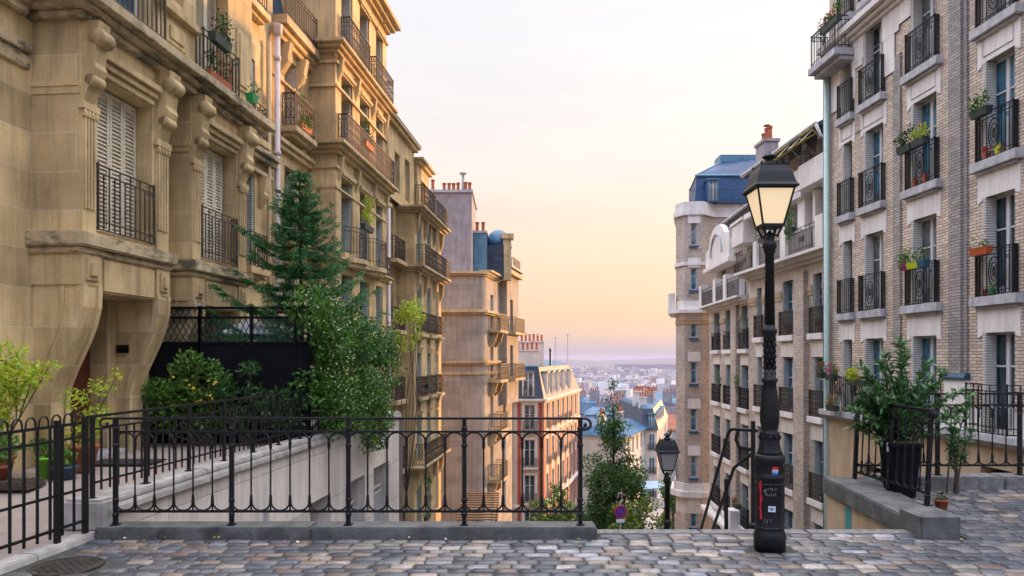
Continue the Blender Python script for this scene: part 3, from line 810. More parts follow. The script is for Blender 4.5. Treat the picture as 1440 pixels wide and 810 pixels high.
for x in (-.55,-.2):
    p=MB(); p.lathe([(.1,9.12),(.09,9.55),(.12,9.6),(.12,9.7)],x,2.0,10); D.part(p,'chimney_pot','pot')
s=MB(); s.smooth=True; s.x=T(.65,4.2,8.5)@Matrix.Diagonal((.85,1.2,1.15,1)); s.lathe([(1,0),(.97,.25),(.85,.52),(.62,.78),(.3,.95),(.05,1)],0,0,20); s.x=None; D.part(s,'dome_roof','zinc')
s=MB(); s.box(-.1,1.0,3.0,5.6,6.5,8.52); D.part(s,'dormer','slate')
s=MB(); s.box(.95,1.45,3.0,3.6,6.4,8.9); s.box(.85,1.6,2.9,3.7,8.9,9.2); D.part(s,'pillar','stoneBtrim')
s=MB(); s.x=SF; s.box(-.1,3.2,-.35,.4,6.57,6.7); s.box(3.4,7.5,-.75,.4,6.9,7.15); s.box(3.5,7.4,-.6,.4,7.15,7.3); s.x=None; D.part(s,'cornice','stoneBtrim')
s=MB(); s.x=SF; s.box(3.35,7.55,-.8,.4,7.302,7.4); s.x=None; D.part(s,'zinc_cap','zinc')
for z in (3.3,.4,-2.5,-5.4):
    s=MB(); s.x=SF; s.box(.5,2.6,-.75,.02,z-.15,z); 
    if z>0: s.box(3.9,7.3,-.95,-.4,z-.15,z)
    s.x=None; D.part(s,'balcony_slab','stoneBtrim',bevel=.01)
    railing(D.r,.55,2.55,z,.95,-.7,'ornate',D.fr@SF,.68); 
    if z>0: railing(D.r,4.0,7.2,z,.95,-.9,'ornate',D.fr@SF,.44)
    for x in (.7,2.2):
        q=MB(); q.x=SF; console(q,x,x+.22,z-1.0,z-.16,0,.5); D.part(q,'bracket','stoneBtrim')
railing(D.r,5.0,7.2,7.4,.7,-.6,'ornate',D.fr@SF,.44)
for h in hd+[x for x in hd2 if x[2]<0]: window(D.r,h[0],h[1],h[2],h[3],.26,D.fr@SF,'glassb','far','b','shutter')
for h in hd2:
    if h[2]>0: window(D.r,h[0],h[1],h[2],h[3],-.19,D.fr@SF,'glassb',None)

# ---------------- E : red brick and white mansard building on the bend
E=Bld('red_brick_building','red and white brick apartment block with slate mansard and chimneys at the street bend','building',(2.56,57),(1,0),-1,-14)
e2=Vector((.249,1,0)).normalized(); EF=Matrix.Rotation(math.atan2(e2.y,e2.x),4,'Z')
f=MB(); he=[(-1.55,-.73,z,z+2.15) for z in (-12.75,-9.9,-7.05)]+[(-1.55,-.73,-4.1,-2.1)]+[(-4.6,-3.8,z,z+2.1) for z in (-12.75,-9.9,-7.05,-4.1)]
f.wall(-6.5,0,-16,-1.7,he,0,.25)
us=[1.0+2.5*k for k in range(7)]
he2=[(u,u+.95,z,z+2.1) for u in us for z in (-12.75,-9.9,-7.05,-4.1)]
f.x=EF; f.wall(0,19,-17,-1.7,he2,0,.25); f.quad((19,0,-17),(19,9,-17),(19,9,-1.7),(19,0,-1.7)); f.x=None
b_=e2*19
f.quad((-6.5,18,-16),(-6.5,0,-16),(-6.5,0,-1.7),(-6.5,18,-1.7)); f.quad((-6.5,0,-1.7),(0,0,-1.7),(b_.x,b_.y,-1.7),(-6.5,18,-1.7))
E.part(f,'wall','brickwhite')
s=MB()
for a,b in ((-2.12,-1.86),(-.42,-.16),(-3.6,-3.3),(-5.2,-4.9)): s.box(a,b,-.03,.01,-16,-1.75)
s.x=EF
for u in us+[18.5]: s.box(u-1.2,u-.32,-.03,.01,-16,-1.75)
s.x=None; E.part(s,'brick_strip','brickred')
for (p,z0,z1) in ((.1,-1.9,-1.76),(.25,-1.755,-1.6)):
    s=MB(); s.box(-6.5,p,-p,.1,z0,z1); E.part(s,'cornice','plasterw')
    s=MB(); s.x=EF; s.box(p*.3,19,-p,.1,z0+.002,z1+.002); s.x=None; E.part(s,'cornice','plasterw')
s=MB(); s.x=EF; s.box(0,19,-.12,.05,-4.55,-4.4); s.box(0,19,-.3,.05,-10.3,-10.1); s.x=None; s.box(-6.5,.1,-.12,.05,-10.3,-10.1); E.part(s,'string_course','plasterw')
for h in he: 
    window(E.r,h[0],h[1],h[2],h[3],.2,E.fr,'glassw' if h[2]==-4.1 else 'glassd',None)
    railing(E.r,h[0]-.12,h[1]+.12,h[2],.75,-.28,'ornate',E.fr,.27)
    s=MB(); s.box(h[0]-.18,h[0]-.02,-.06,.02,h[2],h[3]+.2); s.box(h[1]+.02,h[1]+.18,-.06,.02,h[2],h[3]+.2); s.box(h[0]-.015,h[1]+.015,-.055,.02,h[3]+.03,h[3]+.22); s.box(h[0]-.22,h[1]+.22,-.36,.02,h[2]-.15,h[2]-.03); E.part(s,'window_surround','plasterw')
for h in he2:
    window(E.r,h[0],h[1],h[2],h[3],.16,E.fr@EF,'glassb',None)
    if h[0]<12: railing(E.r,h[0]-.1,h[1]+.1,h[2],.75,-.22,'plain',E.fr@EF,.0)
# mansard: two slopes meeting at the corner
s=MB(); e3=EF@Vector((19,.5,0)); c_in=Vector((-.28,.55,0)); fl2=EF@Vector((19,.0,0))
s.hexa([(-6.5,0,-1.6),(0,0,-1.6),(fl2.x,fl2.y,-1.6),(-6.5,19,-1.6)],[(-6.5,.5,.95),(-.42,.5,.95),(e3.x-.6,e3.y-.2,.95),(-6.5,18.5,.95)]); E.part(s,'mansard_roof','slate')
s=MB(); s.hexa([(-6.5,.45,.952),(-.36,.45,.952),(e3.x-.55,e3.y-.2,.952),(-6.5,18.5,.952)],[(-6.5,2.5,1.45),(-2.2,2.5,1.45),(e3.x-2.5,e3.y-2,1.45),(-6.5,16,1.45)]); E.part(s,'roof','zinc')
def dormer(bl,fr,x0,x1,z0,z1,yf,depth,wall='plasterw',glass='glassw',cap='zincpale'):
    d=MB(); t=.1
    d.box(x0,x0+t,yf,yf+depth,z0,z1); d.box(x1-t,x1,yf,yf+depth,z0,z1); d.box(x0+t,x1-t,yf,yf+depth,z1-t,z1); d.box(x0+t,x1-t,yf,yf+depth,z0,z0+.06)
    o=d.build('dormer',M[wall],bl.r,M=bl.fr@fr)
    c=MB(); c.box(x0-.08,x1+.08,yf-.1,yf+depth,z1,z1+.08); c.build('dormer_roof',M[cap],o)
    g=MB(); g.box(x0+t,x1-t,yf+.09,yf+.1,z0+.06,z1-t); g.build('pane',M[glass],o)
    w=MB(); xm=(x0+x1)/2
    for a,b in ((x0+t,x0+t+.05),(xm-.045,xm+.045),(x1-t-.05,x1-t)): w.box(a,b,yf+.05,yf+.085,z0+.06,z1-t)
    w.box(x0+t,x1-t,yf+.055,yf+.08,(z0+z1)/2+.3,(z0+z1)/2+.34); w.build('window_frame',M['framew'],o)
    return o
dormer(E,I4,-1.75,-.78,-1.4,.55,-.02,.6); railing(E.r,-1.65,-.88,-1.38,.7,-.08,'plain',E.fr,0)
dormer(E,I4,-4.7,-3.7,-1.4,.55,-.02,.6)
for u in (1.4,3.9,6.4,9.4,12.9): dormer(E,EF,u,u+1.0,-1.4,.5,.03,.6,'plasterw','glassb')
chimney(E.r,-2.6,-.35,.9,1.5,.9,2.35,6,'plasterw',E.fr); chimney(E.r,-1.9,.1,2.4,3.3,.9,3.1,6,'plasterw',E.fr)
p=MB(); p.lathe([(.1,1),(.1,2.2),(.13,2.25),(.13,2.5)],.75,4.2,8); E.part(p,'flue','blue')
for (x,y,h) in ((3.0,14,2.9),(1.6,11,2.5)):
    a=MB(); a.tube([(x,y,1.2),(x,y,1.2+h)],.03,5); a.tube([(x-.35,y,1.1+h),(x+.35,y,1.1+h)],.02,4)
    for i in range(5): a.tube([(x-.3+i*.15,y-.2,1.1+h),(x-.3+i*.15,y+.2,1.1+h)],.012,4)
    E.part(a,'antenna','sill')
# ---------------- R1 : pale brick building on the right
RO=(10.66,0); RD=(.05,-1)
R1=Bld('pale_brick_building','pale glazed brick apartment building nearest on the right with small iron balconies','building',RO,RD,-16,-1)
colsR=((-20.72,-20.2,.63),(-19.55,-18.66,.89),(-17.42,-16.5,.92),(-14.95,-14.1,.85),(-12.4,-11.5,.9),(-9.9,-9.0,.9))
fz=[-.06,2.77,5.6,8.43,11.26]
f=MB(); holes=[]
for a,b,_ in colsR:
    for z in fz:
        holes.append((a,b,z+.22,z+2.29))
f.wall(-21.5,-7,.2,13.9,holes,0,.3); shell(f,-21.5,-7,-9,13.9,0,10)
R1.part(f,'wall','brickR1')
f=MB(); f.wall(-21.5,-7,-14,.0,[(-19.4,-18.5,-3.2,-1.2),(-14.9,-14.0,-1.9,-.55)],-.12,.3); f.box(-21.5,-7,-.12,.02,-.02,.0); R1.part(f,'base_wall','beige')
f=MB(); f.box(-21.52,-7,-.34,.02,.0,.16); f.box(-21.51,-7,-.22,.0,-.1,-.003); R1.part(f,'base_ledge','sill',bevel=.012)
f=MB(); f.wall(-21.5,-7,.16,.62,[(a-.0,b+.0,.16,.7) for a,b,_ in colsR],-.05,.05); R1.part(f,'plinth','plaster')
# grey brick pilasters
for a,b,p in ((-16.02,-15.42,.05),(-15.9,-15.54,.1),(-11.0,-10.6,.06)):
    s=MB(); s.box(a,b,-p,.0,1.35,13.9); R1.part(s,'pilaster','brickgrey')
s=MB(); s.prism([(-.16,1.22),(-.16,1.27),(-.11,1.36),(0,1.36),(0,1.22)],'x',-16.08,-15.36); R1.part(s,'pilaster_base','blue')
s=MB(); s.box(-16.06,-15.38,-.12,0,.62,1.216); R1.part(s,'pilaster_plinth','plaster')
s=MB(); s.box(-18.18,-17.95,-.03,0,2.0,9.35); s.box(-17.93,-17.84,-.055,0,2.0,9.35); R1.part(s,'pilaster','brickgrey')
# plaster upper zone and cornice
s=MB(); s.wall(-21.5,-17.9,9.95,10.6,[(a,b,8,fz[3]+2.29) for a,b,_ in colsR],-.04,.04); s.wall(-17.9,-7,10.08,10.6,[(a,b,8,fz[3]+2.29) for a,b,_ in colsR],-.04,.04)
s.wall(-21.5,-18.1,9.0,9.949,[(a-.06,b+.06,8,10) for a,b,_ in colsR[:2]]+[(-20.0,-19.62,8,9.8)],-.035,.035)
R1.part(s,'plaster_band','plaster')
s=MB()
for i,(p,z) in enumerate(((.12,10.6),(.24,10.7),(.38,10.82))): s.box(-21.55,-7,-p,.02,z,z+.1 if i<2 else 11.0)
R1.part(s,'cornice','plaster',bevel=.01)
s=MB(); s.box(-21.6,-20.0,-.62,.02,10.22,10.42); s.box(-21.55,-20.05,-.45,.02,10.1,10.216); R1.part(s,'balcony_slab','sill',bevel=.01)
railing(R1.r,-21.5,-20.1,10.42,.95,-.56,'oval',R1.fr,.5,'iron')
for ci,(a,b,_) in enumerate(colsR):
    for zi,z in enumerate(fz):
        w=b-a; e=.16 if ci<2 else .24
        window(R1.r,a,b,z+.22,z+2.29,.2,R1.fr,('glassb','glassw','glassd','glassb','glassd','glassw','glassb')[(ci*3+zi*2)%7],'far','a','shutter',transom=(.66,),fold=.22,cols=2)
        if z>0:
            s=MB(); s.box(a-e,b+e,-.17,.02,z+.0,z+.2); s.box(a-e+.09,b+e-.09,-.1,.02,z-.06,z-.003); R1.part(s,'sill','sill',bevel=.012)
            s=MB(); pts=[(a-.17,z-.06),(b+.17,z-.06),(b+.17,z-.66),(b+.03,z-.6),(b+.03,z-.55),(a-.03,z-.55),(a-.03,z-.6),(a-.17,z-.66)]
            s.prism(pts,'y',-.022,.0); R1.part(s,'stone_apron','plaster')
            railing(R1.r,a-.1,b+.1,z+.2,.98,-.11,'oval',R1.fr,.1,'iron')
        else: railing(R1.r,a-.16,b+.16,z+.22,1.0,-.28,'plain' if ci>2 else 'oval',R1.fr,.27,'iron')
p=MB(); p.smooth=True; p.tube([(-21.40,-.13,-12),(-21.40,-.13,10.1)],.085,10); R1.part(p,'drainpipe','green')
p=MB(); p.smooth=True; p.tube([(-21.60,-.10,-12),(-21.60,-.10,12)],.045,10); R1.part(p,'drainpipe','blue')
s=MB(); s.hexa([(-21.3,.4,13.9),(-7,.4,13.9),(-7,9.6,13.9),(-21.3,9.6,13.9)],[(-20.5,1.5,15.2),(-7,1.5,15.2),(-7,8,15.2),(-20.5,8,15.2)]); R1.part(s,'roof','zinc')

# ---------------- R2a : buff brick building with loggias
R2=Bld('buff_brick_building','buff brick building with pale pillars and brown balcony rails, just past the pale green pipe','building',(11.9,0),(.04,-1),-28,-6)
cR2=((-25.67,-24.98),(-28.3,-27.3),(-30.95,-30.4)); fR2=[-9.5,-6.6,-3.6,-.63,2.35]
f=MB(); hol=[(a,b,z+.25,z+2.35) for a,b in cR2 for z in fR2]
f.wall(-31.9,-23.4,-15,4.15,hol,0,.28)
up2=[(a,b,5.45,7.6) for a,b in cR2]+[(-24.45,-23.9,5.45,7.6)]
f.wall(-31.9,-23.4,5.2,8.05,up2,.35,.25); f.wall(-31.9,-23.4,8.05,10.0,[(-25.9,-24.8,8.3,9.7),(-28.6,-27.3,8.3,9.7),(-31,-30,8.2,9.4)],.8,.2)
shell(f,-31.9,-23.4,-15,9.9,.8,9)
R2.part(f,'wall','brickR2')
s=MB(); s.wall(-31.9,-23.4,4.15,5.2,[(a,b,3,z+2.35) for a,b in cR2 for z in fR2[-1:]],-.02,.3); R2.part(s,'plaster_band','plasterw')
s=MB()
for a,b in ((-31.9,-31.0),(-30.35,-28.36),(-27.24,-25.73),(-24.92,-23.4)): s.box(a,b,-.07,.0,4.12,4.34); s.box(a,b,-.04,0,3.98,4.116)
R2.part(s,'brick_frieze','beige')
s=MB(); s.box(-26.9,-26.05,-.2,.0,-15,4.9); R2.part(s,'pilaster','brickR2')
s=MB()
for i,(p,z) in enumerate(((.2,5.1),(.45,5.22),(.7,5.34))): s.box(-31.9,-23.45,-p,.35,z,z+.115)
R2.part(s,'balcony_slab','plaster',bevel=.012)
for a,b in ((-24.35,-23.5),(-27.2,-26.4),(-29.9,-29.2)):
    s=MB(); s.box(a+.2,b-.1,-.68,.3,5.46,6.5); R2.part(s,'parapet_block','plaster',bevel=.01)
for a,b in ((-26.35,-24.25),(-29.15,-27.25),(-31.8,-29.95)): railing(R2.r,a,b,5.46,.9,-.6,'square',R2.fr,0,'ironb')
s=MB()
for a,b in ((-25.95,-25.75),(-24.9,-24.55),(-28.6,-28.38),(-27.2,-26.6),(-31.2,-31.0),(-30.3,-30.0)): s.box(a,b,.1,.36,5.4,7.8)
R2.part(s,'pillar','plaster')
s=MB(); s.box(-31.9,-28.9,-.25,.8,7.85,8.1); s.box(-26.4,-23.5,-.3,.8,7.85,8.1); s.box(-28.8,-26.5,-.1,.8,7.7,7.95); s.box(-28.8,-26.5,-.12,.0,8.1-.15,8.75); s.box(-26.3,-23.6,-.28,-.14,8.1,8.75); R2.part(s,'upper_balcony','plaster',bevel=.012)
railing(R2.r,-26.2,-23.9,8.75,.55,-.2,'plain',R2.fr,.3); railing(R2.r,-31.5,-29.0,8.1,.85,-.15,'plain',R2.fr,.3)
s=MB()
for x in (-25.95,-24.7,-28.7,-27.2,-31.2): s.box(x-.06,x+.06,.3,.42,8.1,9.95)
R2.part(s,'post','framew')
s=MB(); s.hexa([(-32.0,-.25,9.85),(-24.9,-.25,9.85),(-24.9,.9,9.85),(-32.0,.9,9.85)],[(-32.0,-.15,9.98),(-24.9,-.15,9.98),(-24.9,1.6,10.7),(-32,1.6,10.7)]); R2.part(s,'eaves_roof','slate')
p=MB(); p.smooth=True; p.tube([(-32.0,-.3,9.85),(-24.85,-.3,9.88)],.08,8); p.tube([(-24.85,-.3,9.85),(-24.7,-.2,9.4),(-24.5,.2,9.2),(-24.5,.3,5.5)],.06,8); R2.part(p,'gutter','sill')
s=MB(); s.hexa([(-24.75,-.1,9.75),(-23.4,-.1,9.75),(-23.4,3,9.75),(-24.75,3,9.75)],[(-24.4,.5,10.9),(-23.4,.5,10.9),(-23.4,2.4,10.9),(-24.4,2.4,10.9)]); R2.part(s,'roof_turret','zinc')
s=MB(); s.box(-32,-23.4,.9,8,9.9,10.7); R2.part(s,'roof','slate')
# folded yellow awning under the eaves
s=MB()
for a,b in ((-28.5,-27.0),(-26.2,-25.0)): s.add([(a,-.0,9.7),(b,-.0,9.7),(b,-.75,9.3),(a,-.75,9.3),(a,.0,9.72),(b,.0,9.72),(b,-.75,9.32),(a,-.75,9.32)],[(0,3,2,1),(4,5,6,7),(0,1,5,4),(1,2,6,5),(2,3,7,6),(3,0,4,7)])
R2.part(s,'awning',plain('yellow awning',(.55,.42,.06),.8))
a=MB()
for x in (-28.4,-27.1,-26.1,-25.1): a.tube([(x,.3,9.1),(x,-.3,9.75),(x,-.75,9.3)],.018,5)
R2.part(a,'awning_arm','framew')
chimney(R2.r,-31.5,-30.5,.15,.75,10.0,11.1,3,'renderD',R2.fr); chimney(R2.r,-25.1,-23.9,.25,.8,10.4,11.2,5,'plaster',R2.fr,plain('red pots',(.5,.06,.025)))
for a,b in cR2:
    for z in fR2:
        window(R2.r,a,b,z+.25,z+2.35,.2,R2.fr,'glassb','far','a','shutterg',fold=.18)
        s=MB(); s.box(a-.22,b+.22,-.16,.02,z,z+.22); R2.part(s,'sill','plaster',bevel=.01)
        if z>-9: s=MB(); s.box(a-.12,b+.12,-.03,.0,z-.62,z-.003); R2.part(s,'stone_apron','plasterw')
        railing(R2.r,a-.13,b+.13,z+.22,.95,-.1,'ornate',R2.fr,.09,'ironb')
for a,b,c,d in up2: window(R2.r,a,b,c,d,.55,R2.fr,'glassb','far','a','shutter',fold=.15)
for a,b,c,d in ((-25.9,-24.8,8.3,9.7),(-28.6,-27.3,8.3,9.7),(-31,-30,8.2,9.4)): window(R2.r,a,b,c,d,.9,R2.fr,'glassw',None)

# ---------------- R2b : lower continuation of the row
R3=Bld('arched_gable_building','buff brick building with a small arched white gable, between the blue-roofed tower and lantern','building',(9.33,0),(-.044,-1),-36,-8)
cR3=((-38.9,-37.6),(-36.4,-35.0),(-33.5,-32.4)); fR3=[-9.1,-6.35,-3.6,-.85,1.9]
f=MB(); hol=[(a,b,z+.2,z+2.2) for a,b in cR3 for z in fR3]
f.wall(-40,-31.95,-17,3.7,hol,0,.28); f.wall(-40,-31.95,4.4,6.95,[(a+.2,b-.2,4.6,6.6) for a,b in cR3],.35,.25)
shell(f,-40,-31.95,-17,6.9,.35,8)
f.wall(-39.4,-33.0,6.95,9.1,[(-35.5,-34.3,7.3,8.8)],1.2,.2)
R3.part(f,'wall','brickR2')
s=MB(); s.wall(-40,-31.95,3.7,4.4,[(a,b,3,fR3[-1]+2.2) for a,b in cR3],-.02,.3); R3.part(s,'plaster_band','plasterw')
s=MB()
for a,b in ((-37.55,-36.45),(-34.95,-33.55),(-32.35,-31.95)): s.box(a,b,-.06,.0,3.5,3.7)
R3.part(s,'brick_frieze','beige')
s=MB(); s.box(-34.75,-33.8,-.2,.0,-17,4.2); R3.part(s,'pilaster','brickR2')
s=MB()
for i,(p,z) in enumerate(((.2,4.2),(.42,4.31),(.65,4.42))): s.box(-40,-31.95,-p,.35,z,z+.105)
R3.part(s,'balcony_slab','plaster',bevel=.01)
for x in (-39.8,-36.6,-34.5): s=MB(); s.box(x,x+.5,-.62,.3,4.53,5.7); R3.part(s,'parapet_block','plaster',bevel=.01)
for a,b in ((-39.25,-36.65),(-36.05,-34.55),(-33.95,-32.0)): railing(R3.r,a,b,4.53,.9,-.55,'square',R3.fr,0,'ironb')
# arched gable
s=MB(); pts=[(-39.6,6.6),(-34.6,6.6),(-34.6,7.5)]
for i in range(9): t=math.pi*i/8; pts.append((-37.1+1.7*math.cos(t),7.6+1.0*math.sin(t)))
pts.append((-39.6,7.5)); s.prism(pts,'y',-.3,-.05); s.box(-39.8,-34.4,-.4,.35,6.4,6.6); R3.part(s,'arched_gable','plaster')
s=MB(); pts=[]
for i in range(11): t=math.pi*i/10; pts.append((-37.1+1.2*math.cos(t),7.0,1.2*math.sin(t)))
s.tube([(p[0],-.32,7.05+p[2]*.9) for p in pts],.07,5); R3.part(s,'gable_moulding','sill')
s=MB(); s.box(-33.9,-32.0,-.35,.35,6.9,7.9); s.box(-34.0,-31.96,-.42,.4,7.9,8.05); R3.part(s,'dormer','plaster',bevel=.01)
s=MB(); s.hexa([(-39.8,.5,9.0),(-32,.5,9.0),(-32,7.5,9.0),(-39.8,7.5,9.0)],[(-39.4,1.8,9.9),(-32,1.8,9.9),(-32,6,9.9),(-39.4,6,9.9)]); R3.part(s,'roof','slate')
p=MB(); p.smooth=True; p.tube([(-39.8,.45,9.02),(-32,.45,9.02)],.08,8); R3.part(p,'gutter','sill')
railing(R3.r,-35.8,-33.0,7.9,.8,.3,'plain',R3.fr,.3)
for a,b in cR3:
    for z in fR3:
        window(R3.r,a,b,z+.2,z+2.2,.2,R3.fr,'glassb','far','a','shutterg',fold=.18)
        s=MB(); s.box(a-.2,b+.2,-.18,.02,z,z+.2); R3.part(s,'sill','plaster',bevel=.01)
        if z>-9: s=MB(); s.box(a-.1,b+.1,-.03,.0,z-.55,z-.003); R3.part(s,'stone_apron','plasterw')
        railing(R3.r,a-.12,b+.12,z+.2,.95,-.1,'square' if z>1 else 'ornate',R3.fr,.09,'iron')
    window(R3.r,a+.2,b-.2,4.6,6.6,.5,R3.fr,'glassb',None)
window(R3.r,-35.5,-34.3,7.3,8.8,1.3,R3.fr,'glassw',None)
# stepped base with parapet where the street drops
s=MB(); s.box(-40,-31.95,-.5,.0,-6.75,-6.55); s.box(-34.2,-33.4,-.55,.0,-6.55,-5.5); R3.part(s,'base_ledge','plaster',bevel=.01)

# ---------------- tower : octagonal end with blue mansard
Tw=Bld('octagonal_tower_building','buff brick octagonal tower with narrow windows and blue slate mansard roof','building',(9.98,43.3),(1,0),1,-9)
oct_=[(0,0),(.33,-.85),(1.35,-1.0),(2.2,-.2)]
f=MB(); wf=[]
for i in range(3):
    a=Vector((*oct_[i],0)); b=Vector((*oct_[i+1],0)); d=(b-a); L_=d.length; F_=Matrix.Translation(a)@Matrix.Rotation(math.atan2(d.y,d.x),4,'Z'); wf.append((F_,L_))
hw=[(.34,.7,z,z+1.3) for z in (-14.1,-11.3,-8.4,-5.45,-2.65,.15,2.9-.0,5.75,8.4)]
for i,(F_,L_) in enumerate(wf):
    f.x=F_; f.wall(0,L_,-19,10.2,hw if i==1 else [],0,.16)
f.x=None
f.quad((2.2,-.2,-19),(6.5,-.2,-19),(6.5,-.2,10.2),(2.2,-.2,10.2)); f.quad((1.1,4,-19),(0,0,-19),(0,0,10.2),(1.1,4,10.2)); f.quad((6.5,4,-19),(1.1,4,-19),(1.1,4,10.2),(6.5,4,10.2)); f.quad((6.5,-.2,-19),(6.5,4,-19),(6.5,4,10.2),(6.5,-.2,10.2))
Tw.part(f,'wall','brickR2')
def octring(z0,z1,p,nm,mat='plaster',xr=6.6):
    s=MB(); pts=[(1.1-p,4),(-p,-.05),(.33-p*.8,-.85-p*.6),(1.35+p*.3,-1-p),(2.2+p*.7,-.2-p*.5),(xr,-.2-p),(xr,4)]
    s.prism(pts,'z',z0,z1); return Tw.part(s,nm,mat,bevel=.01)
octring(10.2,10.5,.16,'cornice'); octring(10.505,11.0,.08,'parapet'); octring(4.35,4.55,.5,'cornice'); octring(4.555,5.1,.03,'plaster_band'); octring(3.95,4.345,.025,'plaster_band','plasterw'); octring(3.7,3.945,.05,'brick_frieze','beige')
octring(7.2,7.4,.1,'string_course'); octring(-6.6,-6.25,.35,'cornice'); octring(-6.245,-5.8,.12,'plaster_band'); octring(-7.6,-6.605,.02,'plaster_band','plasterw')
s=MB(); s.box(-.45,-.1,-.2,.2,4.56,5.6); s.box(-.4,-.1,-.2,.2,-5.8,-4.4); Tw.part(s,'balcony_wall','plaster',bevel=.01)
for h in hw:
    window(Tw.r,h[0],h[1],h[2],h[3],.1,Tw.fr@wf[1][0],'glassb',None,cols=1)
    s=MB(); s.x=wf[1][0]; s.box(h[0]-.1,h[1]+.1,-.12,.02,h[2]-.14,h[2]-.02); s.x=None; Tw.part(s,'sill','zinc')
    if h[2]<2.5 or h[2]>5:
        s=MB(); s.x=wf[1][0]; s.box(h[0]-.16,h[1]+.22,-.04,.0,h[3]+.02,h[3]+.6); s.x=None; Tw.part(s,'lintel','plaster')
s=MB(); bt=[(1.05,-.5),(6.4,-.5),(6.4,4.0),(1.7,4.0)]; tp=[(1.22,-.1),(6.2,-.1),(6.2,3.8),(1.8,3.8)]
s.hexa([(x,y,11.0) for x,y in bt],[(x,y,12.75) for x,y in tp])
s.hexa([(x,y,12.752) for x,y in [(1.15,-.18),(6.3,-.18),(6.3,3.9),(1.75,3.9)]],[(3.2,1.4,14.0),(6.0,1.4,14.3),(6.0,2.6,14.3),(3.2,2.6,14.0)])
Tw.part(s,'mansard_roof','zinc2')
s=MB(); s.box(3.1,6.1,1.35,2.65,14.0,14.45); s.tube([(1.15,-.15,12.75),(6.3,-.15,12.75)],.07,6); s.tube([(1.15,-.18,12.76),(3.2,1.4,14.0)],.05,6); s.tube([(5.0,-.17,12.8),(5.7,1.35,14.3)],.07,6); Tw.part(s,'roof_flashing','zincpale')
dormer(Tw,I4,1.75,2.4,11.05,12.35,-.72,1.0,'zincpale','glassw')
railing(Tw.r,.6,4.6,11.0,.75,-.85,'plain',Tw.fr,0,'blue')
# ================================================================== GROUND
TZ=[(-400,-.6),(6.9,-.6),(30,-12.3),(60,-14.2),(150,-22),(300,-38),(600,-58),(1000,-72),(2500,-80),(12000,-80)]
def tz(y):
    for (a,za),(b,zb) in zip(TZ,TZ[1:]):
        if a<=y<=b: return za+(zb-za)*(y-a)/(b-a)
    return -80
f=MB()
xs=[-9000,-3000,-800,-200,-60,-20,0,20,60,200,800,3000,9000]
for (a,za),(b,zb) in zip(TZ,TZ[1:]):
    for x0,x1 in zip(xs,xs[1:]): f.quad((x0,a,za),(x1,a,za),(x1,b,zb),(x0,b,zb))
struct(f.build('terrain',M['terrain']))
# far hills that close the horizon
f=MB()
for Y,h0,amp in ((7600,-30,14),(8800,-8,16)):
    n=60; pts=[]
    for i in range(n+1):
        x=-4200+9000*i/n; pts.append((x,h0+amp*(math.sin(x*.0013+Y)+.5*math.sin(x*.0041)+.2*math.sin(x*.011))))
    for (x0,z0),(x1,z1) in zip(pts,pts[1:]):
        f.add([(x0,Y-600,-81),(x1,Y-600,-81),(x1,Y,z1),(x0,Y,z0),(x1,Y+500,-81),(x0,Y+500,-81)],[(0,1,2,3),(3,2,4,5)])
struct(f.build('hills',rough('wooded hills',(.06,.075,.06),.4,.004,.95,bs=0)))

QW=-4.60   # street-side face of the garden wall measured along X at Y=0
def qx(q,y): return q+.095*y
# terrace body under the cobbles
f=MB()
f.box(-4.45,3.95,-25,6.93,-16,-.03)
f.add([(3.95,-25,-16),(16,-25,-16),(16,8.93,-16),(3.95,8.93,-16),(3.95,-25,-.03),(16,-25,-.03),(16,6.7,-.03),(3.95,6.7,-.03),(16,8.93,.07),(3.95,8.93,.07)],
      [(4,5,6,7),(7,6,8,9),(0,3,9,7,4),(1,5,6,8,2),(2,8,9,3),(0,4,5,1)])
struct(f.build('terrace',M['beige']))
